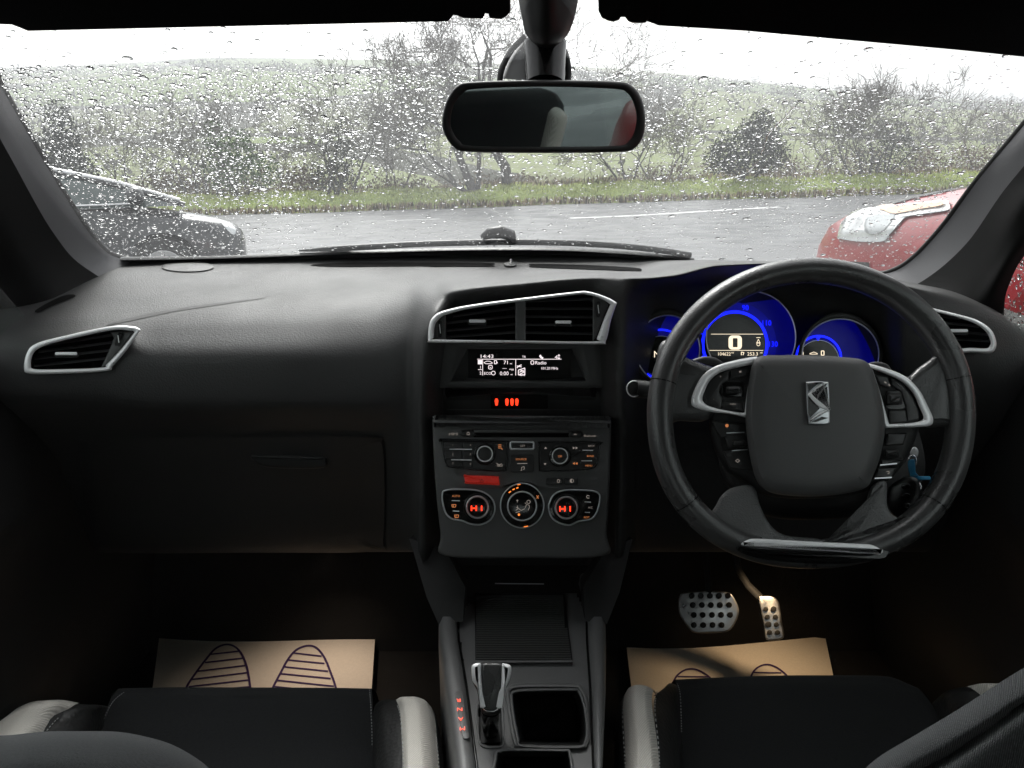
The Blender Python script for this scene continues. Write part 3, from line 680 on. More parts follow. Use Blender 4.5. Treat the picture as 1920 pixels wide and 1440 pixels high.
ring('list_button_frame', PF, lq, shrink(lq, 4.5), -.001, .006, M_dchrome, dash, round_=.002); FT('LIST', 980, 836, 3.6, hh=.0066, parent=lb)
sq = FP('source_button', rrect(957,852,1002,886,5), -.001, .003, M_btn, .0012); FT('SOURCE', 977, 861, 3.8, E_dimo, hh=.0036, parent=sq)
strokes('divider_mark', PF, [(970,869,989,869)], 1.1, .0036, E_dim, sq); strokes('note_icon', PF, [(978,882,978,876), (978,876,983,875), (983,875,983,880), (976,882,978,882), (981,880,983,880)], 1.1, .0036, E_dim, sq)
hz = FP('hazard_button', smooth_loop([(871,893),(874,891.5),(930,893),(935,896),(936,907),(932,909),(876,907),(872,903)], 4), -.001, .007, M_redbtn, .002)
strokes('hazard_triangle', PF, [(900,904,903.5,898), (903.5,898,907,904), (900,904,907,904)], .9, .0076, M_btn, hz)
b1 = FP('lock_button', rrect(1024,896,1055,909,3), -.001, .004, M_btn, .001); b2 = FP('dimmer_button', rrect(1057,896,1084,909,3), -.001, .004, M_btn, .001)
strokes('lock_icon', PF, poly_segs(rrect(1045,899,1049,905,1.5), True), 1.0, .0046, E_dim, b1)
strokes('moon_icon', PF, poly_segs(circ(1072,901.5,3.4,n=14), True), .9, .0046, E_dim, b2); FP('half_moon', [(1072+3.2*math.cos(a), 901.5+3.2*math.sin(a)) for a in np.linspace(math.pi/2, math.pi*1.5, 9)], .004, .0048, E_dim, 0, b2)
# climate controls
arc = smooth_loop([(868,912),(930,915),(948,908),(968,902),(992,902),(1008,908),(1024,913),(1086,912),(1086,914),(1024,915.5),(1006,910.5),(990,905),(970,905),(950,911),(932,917.5),(868,914)], 5)
FP('moulded_crest', arc, -.001, .003, M_face, .0012)
cl_l = smooth_loop([(828,925),(832,919),(850,916),(890,917),(912,924),(926,938),(929,958),(920,976),(902,985),(882,984),(866,978),(846,974),(834,962),(828,940)], 6)
cl_r = smooth_loop([(1028,945),(1036,928),(1052,919),(1075,917),(1112,919),(1125,926),(1126,940),(1120,962),(1108,975),(1086,979),(1068,986),(1048,982),(1034,972),(1028,958)], 6)
for q, nm in ((cl_l, 'l'), (cl_r, 'r')):
    ring('climate_rim', PF, q, shrink(q, 3.2), -.002, .005, M_dchrome, dash, round_=.002)
    FP('climate_panel', shrink(q, 3), -.001, .002, M_gloss, .0006)
def digits(cx, cy, kn):
    s = []
    for x in (cx-11, cx-2): s.append((x, cy-5, x, cy+5))
    s.append((cx-11, cy, cx-2, cy)); s.append((cx+8, cy-5, cx+8, cy+5))
    strokes('lit_digits', PF, s, 2.5, .0165, E_red, kn)
kl = knob(895, 951, 22, 'temperature_knob', .016, M_gloss, M_dchrome, 1.2); digits(895, 953, kl)
kr = knob(1062, 952, 22, 'temperature_knob', .016, M_gloss, M_dchrome, 1.2); digits(1061, 954, kr)
fanq = circ(979, 948, 42, 43, n=48)
ring('fan_dial_ring', PF, fanq, circ(979, 948, 39.5, 40.5, n=48), -.002, .007, M_dchrome, dash, round_=.0015)
fd = FP('fan_dial', circ(979, 948, 39.7, 40.7, n=48), -.001, .005, M_gloss, .001)
ring('fan_dial_collar', PF, circ(979, 949, 28.5, n=44), circ(979, 949, 25.5, n=44), .0, .011, M_dchrome, fd, round_=.002)
plate('fan_dial_face', PF, circ(979, 949, 26, n=40), .0, .0088, M_gloss, fd, bev=.001)
strokes('fan_mark', PF, [(954,924,958,921), (961,918.5,965,916.5), (968,915.5,972,914)], 2.2, .0055, E_or, fd)
strokes('fan_mark', PF, [(970,909,976,908), (982,988,990,986.5)], 1.7, .0066, E_or, fd)
strokes('fan_icon', PF, [(1006,929,1010,935), (1010,929,1006,935)], 1.3, .0055, E_dimo, fd)
strokes('person_icon', PF, poly_segs(circ(991,941,3.2,n=12), True) + [(987,946,992,947), (992,947,993,951), (993,951,990,957), (987,946,985,952), (984,943,987,944), (967,957,972,953), (972,953,977,957), (977,957,984,954), (967,961,975,959), (970,937,970,942), (968.5,939,970,937), (971.5,939,970,937), (970,948,970,953), (968.5,951,970,953), (971.5,951,970,953)], 1.15, .0095, E_dim, fd)
FP('amber_lamp', circ(973, 965, 2.2, n=12), .0085, .0097, E_or, 0, fd)
FT('AUTO', 855, 930, 3.8, E_dimo, hh=.0026); strokes('divider_mark', PF, [(847,938.5,862,939), (849,958,861,958.5)], 1.5, .0028, M_satin, fas)
for cy in (948.5, 968): strokes('demist_icon', PF, poly_segs([(847+(cy>960)*5, cy-2.5),(855+(cy>960)*5, cy-2.5),(854+(cy>960)*5, cy+2.5),(848+(cy>960)*5, cy+2.5)], True) + [(850+(cy>960)*5, cy-2, 850+(cy>960)*5, cy+3)], 1.2, .0028, E_dimo, fas)
strokes('divider_mark', PF, [(1096,941,1108,941.5), (1096.5,960.5,1106,961)], 1.5, .0028, M_satin, fas)
strokes('recirculate_icon', PF, poly_segs([(1105,930),(1102,928.5),(1099.5,931),(1101,934),(1105,934)]), 1.2, .0028, E_dim, fas); FT('A/C', 1107, 951.5, 3.6, E_dim, hh=.0026); FT('REST', 1100, 970, 3.6, E_dimo, hh=.0026)

# ---- instrument cluster
clus = empty('instrument_cluster', tuple(PY(1410, 640, 1.13))); clus.parent = dash; clus.matrix_parent_inverse = Matrix.Translation(-world_loc(dash)); clus['label'] = 'three blue lit round dials behind the steering wheel'
PG = Plane(PY(1410, 640, 1.125), 16)
def dial(nm, cx, cy, rx, ry, hood, pl=PG):
    ring(nm + '_hood', pl, hood, circ_like(hood, cx, cy, rx, ry), -.02, .03, M_dark, clus, hin=-.004, round_=.004)
    ring(nm + '_rim', pl, circ(cx, cy, rx+1.5, ry+1.5, 56), circ(cx, cy, rx-1.5, ry-1.5, 56), .0, .032, M_dchrome, clus, round_=.002)
    return plate(nm + '_face', pl, circ(cx, cy, rx, ry, 56), -.008, -.002, E_blue2, clus)
def circ_like(poly, cx, cy, rx, ry):
    return [(cx + rx*math.cos(a), cy + ry*math.sin(a)) for a in [math.atan2(p[1]-cy, p[0]-cx) for p in poly]]
def hoodshape(cx, cy, rx, ry, pk, n=56):
    out = []
    for k in range(n):
        a = 2*math.pi*k/n; g = 1 + pk*max(0, math.cos(a + math.pi/2))**6 + .10*max(0, -math.cos(a+math.pi/2+0))**2*0
        out.append((cx + (rx+7)*g*math.cos(a), cy + (ry+7)*g*math.sin(a)))
    return out
d1 = dial('left_dial', 1252, 655, 60, 64, hoodshape(1250, 655, 60, 64, .10))
d2 = dial('speed_dial', 1408, 632, 84, 86, hoodshape(1408, 632, 78, 79, .0))
d3 = dial('right_dial', 1576, 664, 72, 66, hoodshape(1576, 664, 72, 66, .10))
def annulus(nm, pl, cx, cy, r0, r1, h, m, parent, a0=0, a1=360, n=60):
    V, Fc = [], []
    for k in range(n+1):
        a = R(a0 + (a1-a0)*k/n)
        V += [pl.pt(cx + r0*math.cos(a), cy + r0*math.sin(a), h), pl.pt(cx + r1*math.cos(a), cy + r1*math.sin(a), h),
              pl.pt(cx + r1*math.cos(a), cy + r1*math.sin(a), h-.0008), pl.pt(cx + r0*math.cos(a), cy + r0*math.sin(a), h-.0008)]
        if k: Fc += [((k-1)*4+i, (k-1)*4+(i+1) % 4, k*4+(i+1) % 4, k*4+i) for i in range(4)]
    return link(nm, mesh(V, Fc), m, parent, angle=30)
annulus('lit_ring', PG, 1378, 645, 57.5, 63, .0015, E_blue, d2, 150, 395)
annulus('lit_band', PG, 1378, 645, 63, 78, .0005, E_blue3, d2, 215, 390)
annulus('lit_ring', PG, 1240, 664, 44, 47.5, .0015, E_blue, d1, 60, 320)
annulus('lit_ring', PG, 1535, 672, 40, 44, .0015, E_blue, d3, 170, 375)
scr2 = plate('speed_screen', PG, circ(1378, 645, 57, n=48), -.002, .0012, M_gloss, d2)
plate('left_screen', PG, circ(1240, 668, 38, n=40), -.002, .0012, M_gloss, d1); plate('right_screen', PG, circ(1535, 676, 38, n=40), -.002, .0012, M_gloss, d3)
annulus('thin_ring', PG, 1240, 668, 37.5, 38.5, .002, M_satin, d1, 180, 360); annulus('thin_ring', PG, 1535, 676, 37.5, 38.5, .002, M_satin, d3, 180, 360)
for a, s_ in ((-152,'50'), (-111,'70'), (-74,'90'), (-34,'110'), (0,'130'), (28,'150')):
    x, y = 1378 + 71*math.cos(R(a)), 645 + 71*math.sin(R(a)); text('dial_number', PG, s_, x, y, 10, E_blue, d2, .003, sx=.9)
for k in range(26):
    a = R(150 + k*9.4); c_, s__ = math.cos(a), math.sin(a); strokes('tick', PG, [(1378+62*c_, 645+62*s__, 1378+67*c_, 645+67*s__)], 1.4, .0025, E_blue, d2) if k < 8 else None
for a, s_ in ((-150,'1'), (-115,'2')): text('dial_number', PG, s_, 1240 + 54*math.cos(R(a)), 664 + 54*math.sin(R(a)), 7.5, E_blue, d1, .003)
plate('fuel_mark', PG, tri(1534, 634, 5, 'd'), .001, .003, E_blue, d3)
plate('gear_marker', PG, rrect(1200, 666, 1204, 678, 1), .001, .004, E_white, d1); text('gear_letter', PG, 'N', 1232, 664, 12, E_cream, d1, .003)
strokes('screen_rule', PG, [(1333,626.5,1431,626.5), (1330,657,1431,657)], .9, .0022, E_cream, scr2)
z_o = rrect(1366,629,1391,655.5,7); z_i = rrect(1374,634,1383,651,1.5)
ring('speed_digit', PG, z_o, z_i, .001, .0032, E_cream, scr2, round_=.0002)
T('104622', 1345, 663.5, 6.2, E_cream, pl=PG, parent=scr2, hh=.0024, sx=.95); T('mi', 1371, 661, 3.5, E_cream, pl=PG, parent=scr2, hh=.0024)
T('253.3', 1401, 663.5, 6.2, E_cream, pl=PG, parent=scr2, hh=.0024, sx=1.05); T('mi', 1425, 661, 3.5, E_cream, pl=PG, parent=scr2, hh=.0024)
strokes('trip_icon', PG, [(1390,660,1390,666), (1390,660,1395,661), (1395,661,1393,666)], 1.3, .0024, E_cream, scr2)
strokes('cruise_icon', PG, [(1418,633,1426,633), (1419,643,1422,636), (1422,636,1425,643), (1418,643,1426,643)] + poly_segs(circ(1422,645.5,3,n=10), True), 1.0, .0024, E_cream, scr2)
strokes('car_icon', PG, [(1518,663,1526,660), (1526,660,1533,663), (1518,664,1533,664)], 1.0, .0024, E_cream, d3); strokes('pump_icon', PG, poly_segs([(1540,658),(1545,658),(1545,666),(1540,666)], True), 1.6, .0024, E_cream, d3)
strokes('fuel_icon', PG, poly_segs([(1502,660),(1506,660),(1506,666),(1502,666)], True), 1.4, .0024, E_cream, d3)
# ---- steering wheel
_c = PT(1518, 760, .90); PW = Plane(_c, 25)
sw = empty('steering_wheel', tuple(PW.pt(1519, 775, -.1)), 'black leather steering wheel with flat bottom and satin silver inserts', 'steering wheel')
def rim_px(a, e=0):
    """centre line of the rim; a from 0 (right) clockwise in picture"""
    c_, s_ = math.cos(a), math.sin(a); ry = 266 if s_ < 0 else 268; n = 2.0 if s_ < 0 else 2.25
    return (1519 + (282+e)*math.copysign(abs(c_)**(2/n), c_), 773 + (ry+e)*math.copysign(abs(s_)**(2/n), s_))
def rim_piece(name, a0, a1, ra, m, lift=0.0, n=60, nn=14):
    pts = [PW.pt(*rim_px(a0 + (a1-a0)*k/n), lift) for k in range(n+1)]; V, Fc = [], []; full = abs(a1-a0) > 6.2
    for i, p in enumerate(pts):
        t = (pts[min(i+1, n)] - pts[max(i-1, 0)]).normalized() if not full else (pts[(i+1) % n] - pts[i-1 if i else n-1]).normalized()
        a = t.cross(PW.n).normalized()
        if full and i == n: break
        for k in range(nn):
            an = 2*math.pi*k/nn; V.append(p + a*math.cos(an)*ra*.92 + PW.n*math.sin(an)*ra*1.12)
    M = len(V)//nn
    for i in range(M if full else M-1):
        j = (i+1) % M
        for k in range(nn): Fc.append((i*nn+k, i*nn+(k+1) % nn, j*nn+(k+1) % nn, j*nn+k))
    if not full: Fc += [tuple(reversed(range(nn))), tuple((M-1)*nn+k for k in range(nn))]
    return link(name, mesh(V, Fc), m, sw, angle=60)
rim_piece('rim', 0, 2*math.pi, .0160, M_leather, n=110, nn=16)
for a in (R(-168), R(-14), R(143), R(37)):                                # grip seams
    rim_piece('seam', a, a + R(.45), .0163, M_duct, n=2)
def WP(name, poly, h0, h1, m, bev=.003, parent=None, **k): return plate(name, PW, poly, h0, h1, m, parent or sw, bev=bev, **k)
# leather arms between hub and rim
WP('spoke', smooth_loop([(1236,648),(1262,640),(1285,668),(1318,682),(1345,700),(1340,770),(1318,790),(1270,790),(1240,800),(1228,720)], 6), -.022, .004, M_leather, .010)
WP('spoke', smooth_loop([(1768,640),(1802,650),(1812,720),(1798,800),(1765,800),(1735,800),(1720,770),(1700,720),(1715,695),(1745,672)], 6), -.022, .004, M_leather, .010)
WP('spoke', smooth_loop([(1342,948),(1354,928),(1375,914),(1412,912),(1426,950),(1446,986),(1475,1004),(1540,1012),(1540,1034),(1460,1034),(1400,1028),(1352,1000),(1332,970)], 6), -.020, .007, M_perf, .006)
WP('spoke', smooth_loop([(1634,912),(1661,903),(1663,945),(1674,966),(1700,974),(1726,955),(1748,950),(1738,975),(1700,1008),(1640,1032),(1540,1034),(1540,1012),(1578,1006),(1602,986),(1621,950)], 6), -.020, .007, M_perf, .006)
# thin piping along the inner edges of the lower arms
# hub back shell, button pods
pod = WP('hub_shell', smooth_loop([(1330,780),(1345,700),(1420,672),(1520,668),(1625,680),(1700,712),(1735,770),(1725,800),(1700,860),(1660,905),(1600,928),(1520,935),(1440,930),(1400,905),(1360,880),(1335,830)], 6), -.045, -.004, M_black, .01)
lf_o = smooth_loop([(1420,668),(1385,674),(1345,685),(1318,703),(1302,730),(1296,752),(1302,764),(1330,772),(1370,777),(1398,783),(1405,778),(1408,720)], 6, sharp=(0,9,10))
lf_i = smooth_loop([(1414,683),(1384,689),(1352,698),(1332,713),(1322,732),(1317,747),(1322,757),(1338,764),(1370,771),(1393,774),(1396,773),(1402,725)], 6, sharp=(0,9,10))
rf_o = smooth_loop([(1622,680),(1660,690),(1698,706),(1724,732),(1740,762),(1750,786),(1744,798),(1716,801),(1685,802),(1660,803),(1657,795),(1640,725)], 6, sharp=(0,9,10))
rf_i = smooth_loop([(1636,692),(1660,701),(1692,717),(1712,738),(1724,765),(1731,782),(1726,789),(1706,793),(1685,794),(1668,795),(1666,792),(1650,735)], 6, sharp=(0,9,10))
ring('silver_frame', PW, lf_o, lf_i, -.01, .013, M_satin, sw, round_=.005)
ring('silver_frame', PW, rf_o, rf_i, -.01, .013, M_satin, sw, round_=.005)
WP('button_panel', shrink(lf_i, -2), -.012, .0055, M_black, .001); WP('button_panel', shrink(rf_i, -2), -.012, .0055, M_black, .001)
def SB(nm, pts, h1=.009, m=M_btn, bev=.0015): return WP(nm, smooth_loop(pts, 4, sharp=tuple(range(len(pts)))), .004, h1, m, bev)
vb = SB('volume_button', [(1348,701),(1368,695),(1366,712),(1352,722),(1348,735),(1355,748),(1352,766),(1324,757),(1319,746),(1330,715)])
SB('media_button', [(1371,695),(1408,686),(1400,705),(1370,711)]); SB('mode_button', [(1356,750),(1396,754),(1394,771),(1354,767)])
WP('scroll_wheel_bezel', rrect(1353,715,1397,745,8), .004, .0075, M_gloss, .001); sc_ = WP('scroll_wheel', rrect(1361,724,1390,738,4), .006, .0145, M_btn, .004)
SB('phone_button', [(1640,702),(1665,706),(1670,728),(1650,722)]); SB('track_button', [(1670,708),(1692,720),(1712,745),(1724,775),(1722,787),(1702,790),(1698,762),(1690,735),(1672,722)])
WP('scroll_wheel_bezel', rrect(1660,732,1699,768,8), .004, .0075, M_gloss, .001); WP('scroll_wheel', rrect(1664,738,1692,759,4), .006, .0145, M_btn, .004)
SB('mode_button', [(1668,769),(1698,769),(1702,791),(1668,793)])
def ST(s_, x, y, h, m=E_dim): text('lettering', PW, s_, x, y, h, m, sw, .0098)
ST('+', 1351, 706, 5); ST('-', 1338, 748, 5); ST('menu', 1374, 757, 3.6); ST('+', 1716, 731, 3); ST('-', 1714, 777, 3)
strokes('mark', PW, [(1386,697,1390,697)], 3, .0098, E_dim, sw); strokes('mark', PW, [(1658,716,1662,718), (1666,721,1669,723)], 2.4, .0098, E_dim, sw)
# lower button columns
for side, qs in (('l', ([(1334,788),(1400,797),(1402,812),(1352,822),(1342,808)], [(1356,846),(1398,842),(1410,862),(1412,884),(1368,878)], [(1358,815),(1398,812),(1402,838),(1366,842)])),
                 ('r', ([(1664,812),(1700,812),(1694,834),(1660,836)], [(1652,862),(1694,860),(1686,872),(1650,874)], [(1646,878),(1682,876),(1672,896),(1640,896)]))):
    for q in qs: WP('button', smooth_loop(q, 4, sharp=tuple(range(len(q)))), -.006, .004, M_btn, .002)
WP('scroll_wheel', rrect(1373,825,1399,838,4), .0, .009, M_btn, .004); WP('scroll_wheel', rrect(1658,842,1686,858,4), .0, .009, M_btn, .004)
strokes('chrome_edge', PW, [(1362,812,1396,810.5), (1372,845,1402,843)], 1.6, .0052, M_dchrome, sw)
strokes('chrome_edge', PW, [(1650,872,1682,869), (1640,897,1672,895)], 2.4, .0052, M_dchrome, sw)
text('lettering', PW, '◐', 1363, 798, 6, E_dimo, sw, .0046) if False else WP('lamp_mark', circ(1363, 798, 3.2, n=14), .0, .0046, E_dimo, 0)
strokes('mark', PW, poly_segs([(1379,864),(1383,861),(1387,864),(1383,867)], True), 1.0, .0046, E_dim, sw)
strokes('mark', PW, poly_segs([(1662,884),(1667,884),(1667,888),(1664,888)]), 1.2, .0046, E_dim, sw)
# airbag pad
hub = smooth_loop([(1418,671),(1470,666),(1520,666),(1575,669),(1624,678),(1642,712),(1655,760),(1660,800),(1652,850),(1636,895),(1622,915),(1580,926),(1520,931),(1460,927),(1432,916),(1414,890),(1402,830),(1398,780),(1404,715)], 6)
pad = WP('airbag_pad', hub, -.02, .026, M_face, .014, crown=.0015)
strokes('pad_seam', PW, [(1404,783,1420,792), (1420,792,1440,797), (1656,798,1630,801), (1630,801,1600,803)], 1.2, .0242, M_duct, pad) if False else None
PBd = Plane(PW.pt(1533, 756, .0305), 25)
bp = plate('badge', PBd, smooth_loop([(1511,716),(1532,715),(1553,716),(1555,740),(1556,792),(1548,796),(1516,795),(1513,760)], 3, sharp=(0,2,4,6)), -.003, .0022, M_dchrome, pad, bev=.0012)
def BX(x, y): return (1500 + x/3.273, 640 + y/3.273)
for q in ([(44,256),(120,254),(52,310)], [(104,318),(168,276),(176,396),(150,372)], [(50,334),(84,342),(120,414),(60,470),(50,440)], [(70,494),(134,462),(176,470),(98,495)]):
    plate('badge_facet', PBd, [BX(*p) for p in q], .002, .0026, M_gloss, bp)
for q in ([(40,250),(166,252),(172,262),(98,300),(78,318),(112,352),(182,410),(178,418),(120,405),(60,345),(50,322),(120,268),(130,256),(44,262)],
          [(182,412),(183,428),(140,446),(70,490),(62,486),(118,438)]):
    plate('badge_facet', PBd, smooth_loop([BX(*p) for p in q], 3, sharp=(0, 1)), .002, .0052, M_bright, bp, bev=.0012)
# silver insert of the flat bottom
ins = smooth_loop([(1390,1022),(1402,1012),(1425,1010),(1520,1015),(1600,1019),(1636,1022),(1655,1034),(1640,1036),(1520,1032),(1430,1026)], 6)
WP('silver_insert', ins, -.004, .0225, M_bright, .004)
WP('gloss_insert', smooth_loop([(1382,1024),(1430,1028),(1520,1033),(1640,1037),(1656,1035),(1650,1048),(1600,1056),(1520,1057),(1440,1050),(1392,1038)], 6), -.012, .0205, M_gloss, .006)
# the column behind it
colm = empty('steering_column', tuple(PW.pt(1519, 775, -.15)), 'black steering column shroud with stalks behind the wheel', 'steering column')
PCm = Plane(PW.pt(1519, 800, -.08), 25)
plate('shroud', PCm, smooth_loop([(1360,720),(1450,700),(1590,700),(1680,725),(1720,800),(1730,900),(1640,960),(1520,975),(1420,960),(1350,880)], 6), -.12, -.01, M_black, colm, bev=.02)
def PWp(px, py, h): return PW.pt(px, py, h)
st = tube('stalk', [PWp(1192, 729, -.062), PWp(1240, 733, -.066), PWp(1320, 740, -.07), PWp(1400, 745, -.075)], [.011, .0105, .010, .010], M_dark, colm, n=16)
PK = Plane(PWp(1192, 729, -.055), 20, 30)
ring('stalk_end', PK, circ(1189, 729, 15, 16, 32), circ(1189, 729, 12.5, 13.5, 32), -.006, .001, M_satin, colm, round_=.001)
plate('stalk_cap', PK, circ(1189, 729, 13, 14, 32), -.012, .0, M_dark, colm, bev=.003)
tube('stalk', [PWp(1738, 712, -.05), PWp(1700, 720, -.06), PWp(1640, 740, -.07)], [.007, .009, .010], M_dark, colm, n=14)
plate('stalk_mark', Plane(PWp(1738, 710, -.042), 25), rrect(1735.5,706,1741.5,714,1.5), -.001, .001, emis('stalk_print_red', (1, .25, .15), .12), colm)
for q in ([(1288,690),(1296,676),(1320,668),(1345,672),(1362,690),(1330,700),(1300,700)], [(1628,682),(1645,678),(1665,684),(1672,700),(1650,706),(1630,700)]):
    plate('paddle_shifter', Plane(PWp(q[0][0], q[0][1], -.035), 25), smooth_loop(q, 5), -.01, .0, M_dark, colm, bev=.004)
strokes('paddle_mark', Plane(PWp(1300, 690, -.034), 25), [(1297,682,1303,681)], 1.5, .0005, M_satin, colm)

# ---- key hanging in the ignition
key = empty('car_key', tuple(PWp(1712, 850, -.07)), 'black key fob with a blue tag hanging in the ignition', 'key')
PKy = Plane(PWp(1710, 880, -.045), 25)
plate('key_head', PKy, smooth_loop([(1707,842),(1716,838),(1722,845),(1720,856),(1712,860),(1706,854)], 5), -.012, -.004, M_satin, key, bev=.003)
tube('key_ring', [PKy.pt(*p, -.003) for p in circ(1711, 864, 7, 10, 20)] + [PKy.pt(1718, 864, -.003)], .0012, M_chrome, key)
plate('blue_tag', PKy, smooth_loop([(1702,868),(1705,862),(1714,862),(1716,870),(1717,885),(1722,893),(1708,896),(1704,885)], 5), -.001, .004, M_blue, key, bev=.0015)
plate('blue_tag', PKy, rrect(1694,893,1745,900,3), -.001, .003, M_blue, key, bev=.001)
plate('fob', PKy, smooth_loop([(1688,898),(1702,892),(1720,897),(1729,915),(1728,940),(1716,962),(1694,970),(1676,966),(1664,945),(1666,915)], 6), -.012, .008, M_fob, key, bev=.006)
for cy in (912, 930, 948): plate('fob_button', PKy, circ(1699, cy, 9, 5.5, 20), .006, .0095, M_gloss, key, bev=.001)
tube('fob_loop', [PKy.pt(1722, 905, .004), PKy.pt(1727, 912, .006), PKy.pt(1724, 921, .005)], .0013, M_chrome, key)

# ---- centre console
PCo = Plane(PZ(985, 1250, .585), 90)          # flat top
class ZPlane:                                  # horizontal plane helper with the Plane interface
    def __init__(s, z): s.z = z; s.n = Vector((0, 0, 1)); s.r = Vector((1, 0, 0)); s.u = Vector((0, 1, 0)); s.o = Vector((0, .8, z))
    def pt(s, px, py, h=0.0): return PZ(px, py, s.z + h)
    def pxm(s, px, py): return (s.pt(px, py) - EYE).dot(Vector((0, cp, -sp_))) / F
ZC = ZPlane(.575)
con = empty('centre_console', (0, .75, .3), 'black centre console with ribbed shutter and cup holder between the seats', 'console')
M_con = mat('console_plastic', .12, .42, bump=.3, scale=900, rvar=.05)
holes_c = [smooth_loop([(962,1308),(966,1300),(990,1297),(1072,1296),(1084,1300),(1094,1330),(1098,1370),(1094,1392),(1080,1398),(984,1396),(974,1386),(966,1345)], 5),
           smooth_loop([(932,1424),(938,1412),(960,1409),(1050,1410),(1066,1416),(1072,1480),(1072,1520),(930,1520)], 5),
           smooth_loop([(897,1326),(910,1322),(936,1324),(940,1350),(940,1392),(930,1398),(906,1396),(900,1380)], 4)]
top_out = [(858,1150),(900,1118),(1080,1112),(1100,1150),(1108,1290),(1114,1440),(1118,1620),(905,1620),(893,1440),(874,1290)]
# top sheet on a fine grid with openings left out
G = []; V = []; Fc = []; idx = {}
ys = np.arange(1108, 1620, 4); xs = np.arange(850, 1126, 4)
for j, y in enumerate(ys):
    for i, x in enumerate(xs):
        cxm = x+2; cym = y+2
        if not inside(cxm, cym, top_out) or any(inside(cxm, cym, shrink(h, -1)) for h in holes_c): continue
        q = []
        for a, b in ((x, y), (x+4, y), (x+4, y+4), (x, y+4)):
            if (a, b) not in idx: idx[(a, b)] = len(V); V.append(ZC.pt(a, b, .0))
            q.append(idx[(a, b)])
        Fc.append(q)
link('console_top', mesh(V, Fc), M_con, con)
for h, nm, dp in ((holes_c[0], 'cup_holder', .09), (holes_c[1], 'storage_well', .08), (holes_c[2], 'lever_slot', .03)):
    N = len(h); w0 = shrink(h, -6); wi = shrink(h, 4)
    ring(nm + '_rim', ZC, w0, h, -.001, .005 if nm != 'lever_slot' else .0015, M_con, con, hin=-.004, round_=.003)
    V = [ZC.pt(p[0], p[1], -.002) for p in h] + [ZC.pt(p[0], p[1], -dp) for p in shrink(h, 10 if nm != 'lever_slot' else 2)]
    link(nm, mesh(V, [(a, (a+1) % N, N+(a+1) % N, N+a) for a in range(N)] + [tuple(range(N, 2*N))], fix=False), M_black, con)
ring('console_frame', ZC, smooth_loop([(948,1300),(955,1286),(975,1281),(1072,1281),(1092,1290),(1102,1312),(1106,1370),(1102,1396),(1085,1403),(980,1402),(962,1390),(954,1345)], 5),
     smooth_loop([(956,1302),(960,1293),(980,1289),(1072,1289),(1086,1295),(1096,1316),(1101,1370),(1097,1392),(1082,1399),(984,1398),(969,1388),(961,1345)], 5), -.002, .004, M_con, con, round_=.002)
# raised side rails
def rail(px_in, px_out, nm='side_rail'):
    rows_i = px_in; rows_o = px_out; Gr = []
    for (xi, y), (xo, _) in zip(rows_i, rows_o):
        a = ZC.pt(xi, y, -.004); z0 = .012; w = [(0, -.004), (.10, .010), (.35, .014), (.75, .014), (.93, .008), (1.0, -.01), (1.02, -.30)]
        Gr.append([ZC.pt(xi + (xo-xi)*s if s <= 1 else xo, y, 0) + Vector((0, 0, h)) for s, h in w])
    return link(nm, mesh(*grid_vf(Gr)), M_con, con, angle=180)
yy = [1090, 1130, 1165, 1200, 1290, 1440, 1620]
rail(list(zip([870, 862, 857, 859, 874, 893, 905], yy)), list(zip([840, 828, 822, 822, 833, 851, 865], yy)))
rail(list(zip([1085, 1095, 1101, 1102, 1108, 1114, 1118], yy)), list(zip([1105, 1125, 1136, 1137, 1136, 1130, 1125], yy)))
for s_ in (list(zip([858.5, 860.5, 875.5, 894.5, 906.5], [1150, 1200, 1290, 1440, 1600])), list(zip([1099.5, 1100.5, 1106.5, 1112.5, 1116.5], [1150, 1200, 1290, 1440, 1600]))):
    tube('gloss_strip', [ZC.pt(x, y, .001) for x, y in s_], .0016, M_gloss, con)
# flanks rising to the stack
for q, m in (([(768,1010),(834,1030),(872,1100),(868,1165),(822,1170),(800,1120)], M_con), ([(1136,1030),(1186,1010),(1162,1110),(1138,1170),(1098,1165),(1094,1100)], M_con)):
    V = [PY(x, y, .99 - (y-1040)*.0006) for x, y in q]; n = len(V); V += [v + Vector((0, .05, -.02)) for v in V]
    link('stack_flank', mesh(V, [tuple(range(n)), tuple(reversed(range(n, 2*n)))] + [(i, (i+1) % n, n+(i+1) % n, n+i) for i in range(n)]), M_black, con)
# tray recess behind and the ribbed shutter
for k in range(31):
    y = 1116 + k*4.05*(1 - (30-k)*.004); f = (y-1116)/125
    xa = 892 + f*1; xb = 1056 + f*16 if y > 1175 else 1056 + f*6
    V = []
    for dy, h in ((0, .0005), (.9, .005), (2.2, .005), (3.2, .0005)): V += [ZC.pt(xa, y+dy, h), ZC.pt(xb, y+dy, h)]
    link('rib', mesh(V, [(0, 1, 3, 2), (2, 3, 5, 4), (4, 5, 7, 6), (0, 2, 4, 6), (1, 7, 5, 3), (0, 6, 7, 1)]), M_slat, con, angle=20)
plate('shutter_bed', ZC, [(890,1112),(1058,1112),(1074,1241),(891,1241)], -.001, .0014, M_black, con)
plate('shutter_lip', ZC, [(891,1238),(1073,1237),(1074,1242),(891,1243)], .0, .006, M_con, con, bev=.001)
tube('tray_edge_strip', [PY(928, 1094, 1.02), PY(1020, 1095, 1.02)], .0008, M_dchrome, con)  # thin smoked-chrome strip along the tray edge
